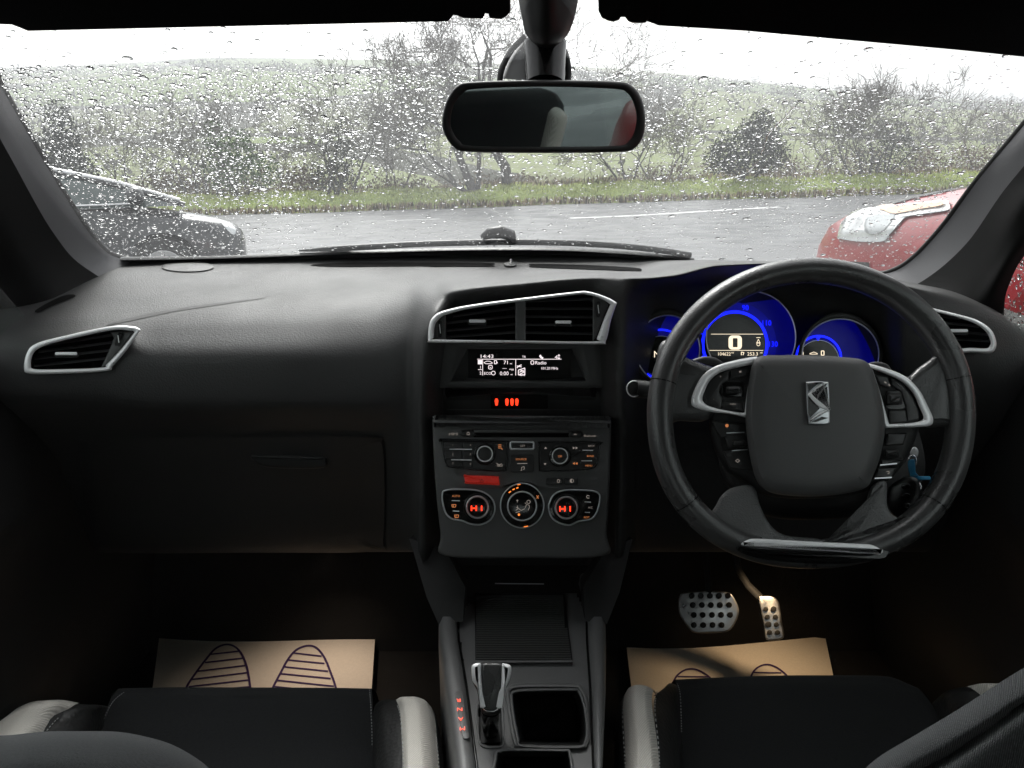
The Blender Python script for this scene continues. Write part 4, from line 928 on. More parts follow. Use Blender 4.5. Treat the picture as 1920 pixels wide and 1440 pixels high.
# gear gate display letters (seen side-on, as the driver reads them along the gate)
gp = plate('gear_display', ZC, smooth_loop([(852,1300),(856,1296),(868,1300),(872,1330),(880,1380),(878,1384),(868,1382),(862,1350)], 4, sharp=(0,4)), .012, .0155, M_face, con, bev=.0005)
for s_, x, y in (('R', 860, 1313), ('N', 862, 1330), ('A', 864, 1348), ('M', 867, 1366)):
    text('gear_letter', ZC, s_, x, y, 9, E_amb, gp, .0162, rot=184, sx=1.15)
# body side skirts to floor
panel('rear_box', [(-.09, .30, .56), (.09, .30, .56), (.09, -.2, .56), (-.09, -.2, .56)], .2, M_con, con)

# ---- gear lever
gl = empty('gear_lever', tuple(ZC.pt(920, 1360)), 'black gear lever with chrome shoulders beside the cup holder', 'gear lever')
gb_, gt_ = ZC.pt(920, 1378, -.02), None
PGl = Plane(ZC.pt(920, 1345, .035), 35)
plate('lever_grip', PGl, smooth_loop([(884,1250),(890,1244),(920,1241),(950,1244),(959,1252),(956,1276),(944,1298),(942,1318),(936,1336),(926,1341),(912,1341),(903,1334),(898,1315),(895,1296),(886,1278)], 6), -.018, .006, M_black, gl, bev=.006)
plate('grip_inlay', PGl, smooth_loop([(903,1246),(920,1243),(941,1246),(940,1270),(938,1300),(934,1326),(926,1332),(914,1332),(908,1326),(905,1300),(903,1272)], 6), .0, .011, M_leather, gl, bev=.004)
for q in ([(884,1252),(888,1245),(898,1243),(902,1246),(903,1272),(905,1300),(907,1326),(904,1326),(898,1302),(894,1288),(886,1276)], [(941,1246),(946,1244),(956,1247),(959,1254),(956,1274),(948,1290),(942,1300),(937,1326),(935,1326),(938,1300),(940,1272)]):
    plate('chrome_shoulder', PGl, smooth_loop(q, 5), -.004, .0125, M_satin, gl, bev=.004)
tube('chrome_clip', [PGl.pt(x, y, .008) for x, y in ((906,1322),(909,1330),(914,1333),(926,1333),(932,1330),(935,1322))], .0013, M_chrome, gl)
tube('lever_shaft', [PGl.pt(920, 1330, -.01), ZC.pt(920, 1366, .005), ZC.pt(920, 1378, -.03)], [.011, .009, .009], M_gloss, gl, n=16)
plate('gate_cover', ZC, rrect(899,1340,941,1392,4), -.02, -.008, M_black, gl)

# ---- pedals
def pedal(name, label, cat, poly, studs, o, tilt, arm):
    p = empty(name, tuple(o), label, cat); pl = Plane(o, tilt)
    pad_ = plate('pad', pl, poly, -.008, .0, M_alu, p, bev=.003)
    for (x, y, r) in studs: plate('stud', pl, circ(x, y, r, n=16), -.001, .0022, M_rub, pad_, bev=.0006)
    tube('arm', [pl.pt(*a) for a in arm], .010, M_black, p, flat=.6); return pl
bs = [(x, y, 5.6) for y, xs_ in ((1117, (1297,1314,1331,1348,1365)), (1134.5, (1299,1316,1333,1350,1367)), (1153, (1301,1317.5,1335,1352,1369)), (1172, (1301,1318.5,1336,1353))) for x in xs_]
pedal('brake_pedal', 'wide drilled aluminium brake pedal with four rows of black studs', 'pedal', smooth_loop([(1274,1118),(1284,1111),(1330,1108),(1362,1110),(1374,1117),(1385,1140),(1383,1158),(1372,1178),(1360,1185),(1330,1187),(1302,1186),(1290,1176),(1276,1155),(1272,1135)], 5), bs, PZ(1330, 1148, .42), 38, [(1330,1120,-.012),(1325,1060,.01),(1310,960,.02)])
as_ = [(1436,1142,4.6),(1450.5,1142,5.4),(1439,1157,4.8),(1454,1157,4.8),(1441,1171,6),(1456,1171,4.8),(1443,1186,4.8),(1458,1186,5)]
pedal('accelerator_pedal', 'narrow drilled aluminium accelerator pedal lit amber at its top', 'pedal', smooth_loop([(1422,1120),(1432,1117),(1450,1119),(1460,1130),(1465,1160),(1470,1190),(1466,1198),(1450,1201),(1436,1198),(1431,1170),(1426,1145)], 5), as_, PZ(1445, 1160, .40), 42, [(1432,1128,-.012),(1402,1098,-.01),(1384,1070,.0),(1378,1030,.02)])

# ---- paper floor mats
M_paper = mat('buff_paper', (.80, .72, .62), .8, bump=.3, scale=90, var=.10, vscale=220); M_ink = mat('purple_ink', (.05, .02, .10), .8)
def paper(label, rows, prints, zf):
    """rows: pixel grid on the floor height zf(px,py); prints: strokes laid on it"""
    o = empty('paper_mat', tuple(PZ(rows[0][0][0], rows[0][0][1], zf(*rows[0][0]))), label, 'floor mat', 'paper floor mats')
    Gp = []
    for r in range(len(rows)-1):
        for k in range(9 if r == len(rows)-2 else 8):
            t = k/8; Gp.append([PZ(a[0]+(b[0]-a[0])*t, a[1]+(b[1]-a[1])*t, zf(a[0]+(b[0]-a[0])*t, a[1]+(b[1]-a[1])*t)) for a, b in zip(rows[r], rows[r+1])])
    v, f = grid_vf(Gp); n = len(v); v2 = [p - Vector((0, 0, .0012)) for p in v]
    bm_f = f + [tuple(reversed([i+n for i in q])) for q in f]
    sh = link('sheet', mesh(v+v2, bm_f, fix=False), M_paper, o, angle=180)
    for poly, w in prints:
        P = smooth_path(poly, 8) if len(poly) > 2 else [np.array(poly[0], float) + (np.array(poly[1], float)-np.array(poly[0], float))*k/6 for k in range(7)]
        V, Fc = [], []
        for i, p in enumerate(P):
            a, b = P[max(i-1, 0)], P[min(i+1, len(P)-1)]; t = (b-a)/(np.linalg.norm(b-a)+1e-9); nx, ny = -t[1]*w/2, t[0]*w/2*.8
            for s in (1, -1): V.append(PZ(p[0]+nx*s, p[1]+ny*s, zf(p[0]+nx*s, p[1]+ny*s) + .0012))
            if i: Fc.append((2*i-2, 2*i-1, 2*i+1, 2*i))
        link('footprint_line', mesh(V, Fc), M_ink, sh, angle=180)
def QX(x, y): return (x*820/1920, 1020 + y*420/983)
fp = []
fp.append(([QX(*p) for p in ((800,680),(822,622),(860,565),(905,505),(945,460),(990,441),(1030,450),(1062,485),(1085,545),(1098,622),(1104,690))], 4.2))
fp.append(([QX(*p) for p in ((1170,690),(1202,622),(1232,565),(1262,510),(1300,465),(1350,446),(1390,456),(1425,500),(1452,565),(1472,622),(1488,690))], 4.2))
for a, b in (((925,484),(1050,470)), ((900,520),(1070,500)), ((868,558),(1078,533)), ((842,594),(1088,564)), ((828,626),(1094,596)), ((815,650),(1098,626)),
             ((1290,478),(1412,492)), ((1262,508),(1424,524)), ((1244,538),(1440,558)), ((1226,568),(1452,590)), ((1212,597),(1466,624)), ((1200,625),(1474,652))): fp.append(([QX(*a), QX(*b)], 3.4))
zl = lambda x, y: .245 + .004*math.sin(x*.012) + .006*math.sin(x*.006+1)
paper('buff paper mat printed with two shoe soles in the passenger footwell', [[(303 + (705-303)*k/12, 1161.5 + 7*k/12) for k in range(13)], [(286 + (697-286)*k/12, 1290) for k in range(13)], [(270 + (690-270)*k/12, 1400) for k in range(13)]], fp, zl)
def SX(x, y): return (1140 + x*460/1656, 1040 + y*400/1440)
f2 = [([SX(*p) for p in ((440,860),(470,812),(520,778),(570,770),(620,784),(680,822),(710,860))], 3.6), ([SX(*p) for p in ((950,860),(985,785),(1035,748),(1085,742),(1140,762),(1200,808),(1230,850))], 3.6),
      ([SX(470,822), SX(680,824)], 3), ([SX(985,795), SX(1170,797)], 3), ([SX(960,830), SX(1210,830)], 3)]
zr = lambda x, y: .245 + .012*math.sin((x-1175)*.0085) * max(0, (1290-y)/80)
xs13 = [1175 + (1547-1175)*k/12 for k in range(13)]
paper("buff paper mat with sole prints curling under the driver's pedals", [[(x, [1214,1215,1216,1216,1215,1213,1211,1208,1205,1202,1199,1196,1193.5][k]) for k, x in enumerate(xs13)], [(1181 + (1562-1181)*k/12, 1265) for k in range(13)], [(1195 + (1590-1195)*k/12, 1380) for k in range(13)]], f2, zr)

# ---- seats
def blob(name, rows, m, parent, ang=180):
    return link(name, mesh(*grid_vf(loftrows(rows))), m, parent, angle=ang)
def Zr(lst): return [(x, y, yy_) for x, y, yy_ in lst]
def zrow(pts):                                   # (px,py,z) -> (px,py,y)
    return [(x, y, PZ(x, y, z).y) for x, y, z in pts]
M_wmat = M_seatwht
seat_l = empty('front_seat', (-.36, .5, .24), 'passenger seat on the left in black cloth with pale side panels', 'car seat', 'front seats')
blob('cushion', [zrow([(205,1330,.24),(340,1335,.24),(500,1336,.24),(620,1335,.24),(715,1330,.24)]),
                 zrow([(210,1300,.44),(340,1296,.44),(500,1296,.44),(620,1296,.44),(705,1298,.44)]),
                 zrow([(222,1291,.475),(340,1288.5,.477),(500,1289,.477),(620,1289.5,.477),(697,1291,.475)]),
                 zrow([(212,1304,.482),(340,1300,.487),(500,1300,.487),(620,1300,.487),(698,1302,.482)]),
                 zrow([(190,1350,.480),(335,1350,.487),(500,1350,.487),(620,1350,.487),(700,1350,.480)]),
                 zrow([(150,1450,.470),(320,1450,.475),(500,1450,.475),(620,1450,.475),(705,1450,.470)]),
                 zrow([(60,1800,.44),(280,1800,.45),(500,1800,.45),(620,1800,.45),(720,1800,.44)])], M_seatblk, seat_l)
# inner bolster (black leather, pale panel, black outer edge)
def bolster(rows, m, parent, nm='bolster'): return blob(nm, [zrow(r) for r in rows], m, parent)
bolster([[(697,1345,.36),(704,1330,.40),(712,1322,.43),(725,1318,.44),(745,1318,.44)],
         [(698,1340,.44),(704,1322,.49),(715,1313,.51),(728,1311,.515),(742,1312,.52)],
         [(698,1360,.47),(704,1340,.505),(716,1330,.525),(734,1330,.53),(752,1334,.535)],
         [(698,1440,.47),(704,1440,.51),(718,1440,.53),(736,1440,.54),(755,1440,.545)],
         [(698,1640,.47),(704,1640,.51),(718,1640,.53),(736,1640,.54),(758,1640,.545)]], M_bleather, seat_l)
bolster([[(742,1330,.42),(756,1318,.44),(775,1316,.445),(795,1320,.43),(808,1332,.40)],
         [(742,1312,.52),(754,1306.5,.535),(774,1306,.54),(794,1311,.53),(808,1325,.51)],
         [(750,1334,.535),(762,1330,.55),(782,1328,.553),(803,1335,.54),(816,1350,.52)],
         [(755,1440,.545),(768,1440,.56),(788,1440,.56),(808,1440,.55),(822,1440,.53)],
         [(758,1640,.545),(770,1640,.56),(790,1640,.56),(812,1640,.55),(828,1640,.53)]], M_wmat, seat_l, 'pale_panel')
bolster([[(806,1335,.40),(812,1345,.36),(816,1360,.28)],[(808,1325,.51),(815,1340,.47),(819,1360,.30)],[(816,1350,.52),(824,1370,.48),(828,1400,.30)],[(822,1440,.53),(834,1450,.48),(836,1490,.30)],[(828,1640,.53),(840,1660,.48),(842,1700,.30)]], M_bleather, seat_l)
# outer bolster, left
bolster([[(215,1330,.42),(190,1325,.44),(150,1320,.44),(110,1320,.43),(80,1330,.42)],
         [(208,1326,.475),(190,1322,.51),(160,1320,.525),(130,1321,.53),(100,1328,.535)],
         [(200,1345,.48),(170,1345,.52),(135,1350,.535),(105,1362,.54),(80,1375,.545)],
         [(170,1440,.47),(135,1440,.52),(100,1445,.535),(65,1450,.54),(30,1455,.545)],
         [(110,1700,.45),(60,1700,.50),(20,1700,.52),(-30,1700,.53),(-80,1700,.535)]], M_bleather, seat_l)
bolster([[(150,1318,.44),(110,1312,.45),(70,1314,.45),(35,1325,.44),(10,1345,.40)],
         [(143,1320,.53),(112,1313,.545),(75,1316,.55),(38,1330,.545),(0,1352,.53)],
         [(105,1350,.54),(75,1348,.555),(38,1356,.56),(5,1372,.555),(-40,1395,.54)],
         [(40,1440,.54),(5,1440,.56),(-35,1445,.565),(-75,1460,.55),(-110,1480,.53)],
         [(-60,1700,.53),(-100,1700,.55),(-150,1700,.55),(-190,1700,.54),(-230,1700,.52)]], M_wmat, seat_l, 'pale_panel')
def stitch(pts, parent, z=None, w=.0007, gap=9):
    P = smooth_path([(x, y, zz) for x, y, zz in pts], 14); acc = 0; segs = []
    W = [PZ(*p) for p in P]
    parts_ = []; on = True
    for i in range(len(W)-1):
        if i % 2 == 0: parts_.append(tube_vf([W[i], W[i] + (W[i+1]-W[i])*.9], w, 4))
    o_ = link('stitching', mesh(*merge(parts_)), M_thread, parent, kind='stuff'); return o_
stitch([(240,1293,.479),(215,1312,.486),(198,1340,.486),(180,1385,.483)], seat_l); stitch([(693,1294,.480),(695,1320,.487),(697,1360,.484),(698,1400,.481)], seat_l)
stitch([(806,1328,.514),(814,1352,.522),(820,1400,.528),(824,1450,.531)], seat_l); stitch([(140,1322,.532),(104,1351,.543),(72,1390,.546)], seat_l); stitch([(741,1314,.523),(750,1340,.540),(755,1400,.549),(757,1450,.549)], seat_l)
# driver's seat
seat_r = empty('front_seat', (.36, .5, .24), "driver's seat on the right in black cloth with pale side panels", 'car seat', 'front seats')
blob('cushion', [zrow([(1255,1320,.24),(1380,1310,.24),(1500,1308,.24),(1650,1308,.24),(1750,1330,.24)]),
                 zrow([(1255,1290,.44),(1380,1276,.44),(1500,1273,.44),(1650,1276,.44),(1740,1305,.44)]),
                 zrow([(1266,1274,.475),(1380,1269,.477),(1500,1266,.477),(1650,1267,.477),(1722,1290,.475)]),
                 zrow([(1268,1290,.482),(1380,1282,.487),(1500,1278,.487),(1650,1282,.487),(1735,1305,.482)]),
                 zrow([(1272,1350,.480),(1390,1345,.487),(1510,1342,.487),(1660,1345,.487),(1765,1350,.480)]),
                 zrow([(1276,1450,.470),(1400,1450,.475),(1520,1450,.475),(1680,1450,.475),(1800,1450,.470)]),
                 zrow([(1280,1800,.44),(1420,1800,.45),(1560,1800,.45),(1720,1800,.45),(1870,1800,.44)])], M_seatblk, seat_r)
bolster([[(1275,1330,.40),(1262,1312,.42),(1250,1308,.43),(1240,1305,.43),(1225,1305,.42)],
         [(1277,1300,.46),(1266,1283,.49),(1256,1281,.50),(1245,1290,.51),(1236,1297,.52)],
         [(1278,1350,.47),(1268,1340,.50),(1254,1330,.515),(1240,1322,.525),(1226,1318,.535)],
         [(1280,1440,.47),(1270,1440,.51),(1258,1440,.53),(1244,1440,.54),(1230,1440,.545)],
         [(1282,1640,.47),(1270,1640,.51),(1258,1640,.53),(1244,1640,.54),(1228,1640,.545)]], M_bleather, seat_r)
bolster([[(1236,1310,.42),(1222,1296,.44),(1200,1292,.445),(1182,1300,.43),(1170,1318,.40)],
         [(1226,1294,.52),(1212,1286,.535),(1196,1284,.54),(1180,1289,.53),(1171,1302,.51)],
         [(1222,1318,.535),(1208,1310,.55),(1192,1309,.553),(1176,1316,.54),(1168,1330,.52)],
         [(1236,1440,.545),(1220,1440,.56),(1202,1440,.56),(1184,1440,.55),(1173,1440,.53)],
         [(1238,1640,.545),(1222,1640,.56),(1202,1640,.56),(1184,1640,.55),(1170,1640,.53)]], M_wmat, seat_r, 'pale_panel')
bolster([[(1172,1312,.40),(1166,1325,.36),(1160,1345,.28)],[(1171,1302,.51),(1162,1320,.47),(1156,1345,.30)],[(1168,1330,.52),(1157,1350,.48),(1152,1385,.30)],[(1173,1440,.53),(1158,1450,.48),(1152,1490,.30)],[(1170,1640,.53),(1154,1660,.48),(1150,1700,.30)]], M_bleather, seat_r)
bolster([[(1745,1330,.42),(1775,1300,.44),(1810,1292,.44),(1850,1290,.44),(1885,1295,.42)],
         [(1748,1318,.48),(1775,1296,.51),(1810,1288,.525),(1845,1288,.53),(1880,1296,.535)],
         [(1760,1345,.48),(1790,1330,.52),(1830,1322,.535),(1865,1322,.54),(1895,1330,.545)],
         [(1790,1440,.47),(1830,1440,.52),(1870,1445,.535),(1905,1450,.54),(1940,1455,.545)]], M_bleather, seat_r)
bolster([[(1800,1290,.45),(1840,1283,.46),(1880,1283,.46),(1920,1290,.45),(1950,1305,.42)],
         [(1815,1288,.53),(1845,1281,.545),(1885,1282,.55),(1920,1290,.545),(1950,1305,.53)],
         [(1860,1320,.54),(1890,1312,.555),(1925,1315,.56),(1960,1330,.555),(1990,1350,.54)]], M_wmat, seat_r, 'pale_panel')
stitch([(1268,1276,.478),(1275,1300,.485),(1277,1340,.485),(1278,1375,.482)], seat_r); stitch([(1170,1305,.514),(1167,1335,.523),(1170,1400,.529),(1173,1450,.531)], seat_r); stitch([(1232,1297,.524),(1228,1330,.539),(1235,1400,.548),(1237,1450,.549)], seat_r)
# seatbacks: their front bolsters lean into view at the bottom corners
blob('backrest', [[(-350,1380,.40),(-100,1372,.40),(0,1379,.40),(100,1371,.395),(200,1371,.39),(300,1388,.385),(380,1430,.38),(420,1470,.38)],
                  [(-350,1395,.365),(-100,1388,.365),(0,1392,.365),(100,1383,.36),(200,1384,.355),(300,1405,.35),(370,1450,.35),(410,1490,.355)],
                  [(-350,1450,.335),(-100,1440,.335),(0,1435,.33),(100,1428,.325),(200,1432,.32),(290,1460,.32),(350,1500,.325),(380,1540,.34)],
                  [(-350,1650,.30),(-100,1650,.30),(0,1650,.29),(100,1650,.285),(200,1660,.28),(270,1680,.285),(320,1710,.30),(340,1740,.32)],
                  [(-350,2300,.20),(-100,2300,.19),(0,2300,.18),(100,2300,.18),(200,2300,.18),(270,2300,.19),(320,2300,.21),(340,2300,.24)]], M_seatback, seat_l)
blob('backrest', [[(1585,1480,.37),(1640,1425,.375),(1720,1376,.38),(1800,1328,.385),(1920,1252,.39),(2100,1160,.40),(2300,1100,.40)],
                  [(1590,1500,.345),(1660,1436,.35),(1735,1388,.355),(1815,1342,.36),(1925,1272,.365),(2100,1190,.37),(2300,1140,.37)],
                  [(1630,1530,.335),(1695,1445,.34),(1760,1408,.343),(1840,1358,.345),(1925,1302,.35),(2100,1220,.355),(2300,1180,.355)],
                  [(1650,1540,.338),(1712,1452,.343),(1775,1418,.346),(1848,1368,.348),(1925,1314,.353),(2100,1234,.358),(2300,1194,.358)]], M_seatback, seat_r)
blob('backrest_face', [[(1650,1541,.341),(1712,1453,.346),(1776,1419,.349),(1849,1369,.351),(1925,1316,.356),(2100,1236,.361),(2300,1196,.361)],
                  [(1680,1560,.325),(1735,1470,.33),(1795,1430,.333),(1865,1385,.335),(1935,1335,.34),(2100,1265,.345),(2300,1225,.345)],
                  [(1720,1700,.30),(1770,1640,.30),(1830,1600,.305),(1890,1560,.31),(1960,1520,.315),(2100,1480,.32),(2300,1450,.32)],
                  [(1760,2300,.20),(1800,2300,.20),(1850,2300,.20),(1900,2300,.2),(1960,2300,.2),(2100,2300,.2),(2300,2300,.2)]], M_seatback, seat_r)
for sx, s_ in ((-1, seat_l), (1, seat_r)):
    box('backrest_shell', (sx*.40, .10, .84), (.50, .10, .56), M_seatblk, s_, .04, Matrix.Rotation(R(-14), 3, 'X'))
    box('headrest', (sx*.40, -.03, 1.20), (.26, .09, .17), M_seatblk, s_, .035, Matrix.Rotation(R(-10), 3, 'X'))
    for q_ in (-1, 1): box('pale_panel', (sx*.40 + q_*.205, .155, .86), (.045, .06, .46), M_wmat, s_, .02, Matrix.Rotation(R(-14), 3, 'X'))
    box('seat_base', (sx*.37, .55, .32), (.44, .50, .14), M_black, s_, .02)

# ---- rear-view mirror with sensor pod
PM = Plane(PT(1020, 217, .86), -6, 17.5)
mir = empty('rear_view_mirror', tuple(PM.pt(1020, 150)), 'black framed rear-view mirror hanging from the windscreen', 'mirror')
m_o = smooth_loop([(829,225),(838,188),(858,160),(890,153),(1020,150),(1150,152),(1184,160),(1203,185),(1210,222),(1206,255),(1190,278),(1160,285),(1020,287),(880,285),(850,275),(833,250)], 6)
m_i = smooth_loop([(845,226),(851,198),(868,176),(893,167),(1020,163),(1150,167),(1176,175),(1189,194),(1195,222),(1190,249),(1178,266),(1155,273),(1020,275),(885,273),(862,264),(849,246)], 6)
plate('mirror_housing', PM, m_o, -.035, -.001, M_dark, mir, bev=.010)
ring('mirror_frame', PM, m_o, m_i, -.004, .004, M_dark, mir, round_=.004)
plate('mirror_glass', Plane(PM.o, -7, 8) if False else PM, shrink(m_i, -2), -.003, .0005, mat('mirror_silvering', (.38, .42, .42), .02, 1.0), mir)
# stem and pod
tube('mirror_stem', [PY(1022, 160, .93), PY(1022, 110, .945), PY(1022, 80, .95)], [.022, .023, .024], M_gloss, mir, n=20)
podp = [[(940,150,.98),(950,118,.99),(962,96,.995),(975,76,1.0)], [(944,148,.955),(956,118,.965),(968,98,.97),(980,80,.975)], [(985,150,.95),(990,118,.96),(992,98,.965),(995,80,.97)], [(1020,150,.955),(1020,118,.962),(1020,98,.966),(1020,80,.97)],
        [(1050,150,.955),(1048,118,.96),(1046,100,.965),(1044,84,.97)], [(1062,150,.96),(1060,118,.965),(1058,100,.97),(1053,88,.975)], [(1067,150,.985),(1066,120,.99),(1062,102,.995),(1056,88,1.0)]]
M_pod = mat('pod_plastic', .13, .5)
blob('mirror_foot', podp, M_pod, mir)
tube('foot_edge', [PY(*p) for p in smooth_path([(937,155,.95),(940,132,.955),(952,105,.965),(968,84,.97),(985,68,.97)], 5)], .0035, M_black, mir); tube('foot_edge', [PY(*p) for p in smooth_path([(1065,155,.955),(1066,130,.96),(1060,100,.965),(1050,86,.97)], 5)], .0035, M_black, mir)
PO = [[(968,-40,.90),(972,0,.905),(978,30,.91),(985,62,.915),(1000,80,.92),(1010,88,.93)], [(985,-40,.885),(988,0,.89),(992,30,.895),(998,62,.90),(1008,82,.91),(1014,89,.93)],
      [(1024,-40,.87),(1024,0,.875),(1024,30,.88),(1024,62,.888),(1024,86,.905),(1024,91,.93)], [(1062,-40,.885),(1060,0,.89),(1058,30,.895),(1052,62,.90),(1042,82,.91),(1036,89,.93)], [(1090,-40,.90),(1084,0,.905),(1078,30,.91),(1066,62,.915),(1050,80,.92),(1040,88,.93)]]
sp = empty('sensor_pod', tuple(PY(1024, 0, .89)), 'rounded black sensor pod on the glass above the mirror', 'sensor pod')
blob('pod_cover', PO, mat('pod_cover_plastic', .03, .35, rvar=.05), sp)
# ---- sun visors with their clips
def visor(poly, y0, y1, label):
    o = empty('sun_visor', tuple(PY(poly[0][0], poly[0][1], y0)), label, 'sun visor', 'sun visors'); P = smooth_loop(poly, 4, sharp=tuple(range(len(poly)))); N = len(P)
    V = [PY(p[0], p[1], y0) for p in P] + [PY(p[0], p[1], y0) + Vector((0, .022, .004)) for p in P]
    link('visor_board', mesh(V, [tuple(range(N)), tuple(reversed(range(N, 2*N)))] + [(i, (i+1) % N, N+(i+1) % N, N+i) for i in range(N)]), M_head, o); return o
vl = visor([(-200,-80),(-200,40),(-10,45),(22,46),(38,52),(52,58),(400,50),(840,40),(848,30),(850,-80)], .835, 1, 'black sun visor folded up above the left side of the windscreen')
vr = visor([(1166,-80),(1172,25),(1236,48),(1400,58),(1600,76),(1800,94),(1925,107),(2150,130),(2150,-80)], .835, 1, 'black sun visor folded up above the right side of the windscreen')
PV = Plane(PY(900, 20, .825), 0)
for q in ([(838,-60),(838,38),(846,28),(858,29),(868,34),(905,35),(910,25),(916,26),(918,34),(940,36),(950,30),(957,22),(958,-60)],):
    plate('visor_clip', PV, q, -.02, .0, M_head, vl, bev=.002)
plate('visor_clip', PV, [(1120,-60),(1122,20),(1128,33),(1140,39),(1150,41),(1160,38),(1164,32),(1172,32),(1178,40),(1186,43),(1210,43),(1216,35),(1228,36),(1236,48),(1240,-60)], -.02, .0, M_head, vr, bev=.002)
plate('header_trim', Plane(PY(1000, -20, .84), 0), [(940,-80),(940,4),(1000,6),(1010,-5),(1080,-5),(1085,6),(1130,6),(1130,-80)], -.02, 0, M_head, sp) if False else None

# ---- wiper blades parked at the foot of the glass
wp = empty('wiper', tuple(ws_pt(900, 478, .01)), 'wet black wiper blade parked along the foot of the windscreen', 'wiper')
M_wip = mat('wet_wiper_rubber', .012, .35, bump=1.0, scale=260, var=.4, vscale=200)
def wsp(px, py, o): return ws_pt(px, py, o)
tube('blade', [wsp(x, y, .010) for x, y in [tuple(p) for p in smooth_path([(560,480),(700,472),(800,467),(930,464),(1050,465),(1150,470),(1230,478),(1295,488)], 6)]], [.0015, .003, .0045] + [.0055]*40, M_wip, wp, n=10)
up_ = smooth_path([(225,488),(400,485),(600,478),(800,471),(930,469),(1050,470),(1150,475),(1240,482),(1302,490)], 6)
Gw = [[wsp(p[0], p[1] + (500-p[1])*s_, h_) for p in up_] for s_, h_ in ((0, .0), (.03, .006), (.3, .010), (.7, .010), (1.0, .004))]
link('arm', mesh(*grid_vf(Gw)), M_wip, wp, angle=180)
tube('arm_joint', [wsp(905,458,.014), wsp(918,453,.016), wsp(940,451,.016), wsp(958,455,.014), wsp(962,462,.012)], [.006, .010, .011, .010, .006], M_wip, wp, n=12)
cw = panel('scuttle', [(-.75, 1.435, .965), (.75, 1.435, .965), (.75, 1.70, .93), (-.75, 1.70, .93)], .02, M_black); tag(cw, 'black scuttle panel below the windscreen', 'scuttle', kind='structure')
bn = panel('bonnet', [(-.72, 1.62, .93), (.72, 1.62, .93), (.66, 2.25, .80), (-.66, 2.25, .80)], .02, M_gloss); tag(bn, 'short dark bonnet ahead of the windscreen', 'bonnet')
# ---- footwell courtesy lamps
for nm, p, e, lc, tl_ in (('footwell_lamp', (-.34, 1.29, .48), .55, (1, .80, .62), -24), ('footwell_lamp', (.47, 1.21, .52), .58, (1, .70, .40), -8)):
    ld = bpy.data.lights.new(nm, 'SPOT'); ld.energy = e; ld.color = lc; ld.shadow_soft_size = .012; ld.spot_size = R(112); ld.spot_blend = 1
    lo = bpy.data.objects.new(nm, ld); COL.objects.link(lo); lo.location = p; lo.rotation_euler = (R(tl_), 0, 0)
# ================================================================== OUTSIDE
def zroad(x, y):
    xx = max(-40, min(40, x))
    return .03*xx + float(pchip([-60, 2, 9, 24.5, 60], [0, 0, -.42, -1.01, -1.4], [y])[0])
YE = 24.0
def yedge(x): return YE + .15*math.sin(x*.35) + .1*math.sin(x*1.3)
_rx, _rz = [], []
for px, py in ((-500,140),(0,128),(200,120),(400,108),(700,112),(1130,127),(1400,152),(1600,172),(1920,192),(2500,200)):
    p = PY(px, py, 320); _rx.append(p.x); _rz.append(p.z)
def zland(x, y):
    e = yedge(x); base = zroad(x, min(y, e+2.5))
    d = y - e
    v = float(pchip([0, .5, 1.6, 3.2, 6, 16, 30], [0, .10, .38, .42, .15, -.9, -1.2], [d])[0]) if d < 30 else -1.2
    z = base + v
    if y > 46:
        rz = float(pchip(_rx, _rz, [x*320/y if y < 320 else x])[0]); f = min(1, (y-46)/274)
        z = z*(1-f) + rz*f if y <= 320 else rz - (y-320)*.06
        z += 1.6*math.sin(y*.05 + x*.02)*f*(1-f)*3
    return z + (.05*math.sin(x*1.7+y) + .04*math.sin(x*3.1 - y*2.3) if d > .8 else 0)
def ground_mat():
    m = bpy.data.materials.new('wet_asphalt'); m.use_nodes = True; t = m.node_tree; b = t.nodes['Principled BSDF']; N = t.nodes.new; L = t.links.new
    tc = N('ShaderNodeTexCoord'); n1 = N('ShaderNodeTexNoise'); n1.inputs['Scale'].default_value = 90; n1.inputs['Detail'].default_value = 5
    mp = N('ShaderNodeMapping'); mp.inputs['Scale'].default_value = (.35, 1.2, 1); n2 = N('ShaderNodeTexNoise'); n2.inputs['Scale'].default_value = 1.1; n2.inputs['Detail'].default_value = 6
    L(tc.outputs['Object'], n1.inputs[0]); L(tc.outputs['Object'], mp.inputs[0]); L(mp.outputs[0], n2.inputs[0])
    cr = N('ShaderNodeValToRGB'); cr.color_ramp.elements[0].position = .3; cr.color_ramp.elements[0].color = (.028, .029, .031, 1); cr.color_ramp.elements[1].position = .7; cr.color_ramp.elements[1].color = (.075, .077, .08, 1)
    L(n1.outputs[0], cr.inputs[0]); L(cr.outputs[0], b.inputs['Base Color'])
    mr = N('ShaderNodeMapRange'); mr.inputs[1].default_value = .42; mr.inputs[2].default_value = .62; mr.inputs[3].default_value = .52; mr.inputs[4].default_value = .16
    L(n2.outputs[0], mr.inputs[0]); L(mr.outputs[0], b.inputs['Roughness'])
    bp = N('ShaderNodeBump'); bp.inputs['Strength'].default_value = .5; bp.inputs['Distance'].default_value = .006; L(n1.outputs[0], bp.inputs['Height']); L(bp.outputs[0], b.inputs['Normal'])
    return m
M_asph = ground_mat()
def sheet(name, xs, ys, fz, m, label, dz=0, warp=None):
    G = []
    for y in ys:
        row = []
        for x in xs:
            yy_ = warp(x, y) if warp else y; row.append(Vector((x, yy_, fz(x, yy_) + dz)))
        G.append(row)
    o = link(name, mesh(*grid_vf(G)), m, None, angle=180); return tag(o, label, kind='structure')
xs_r = list(np.linspace(-60, 60, 81))
sheet('lay_by', xs_r, list(np.linspace(-8, 11.5, 30)), zroad, M_asph, 'wet asphalt lay-by the cars are parked on')
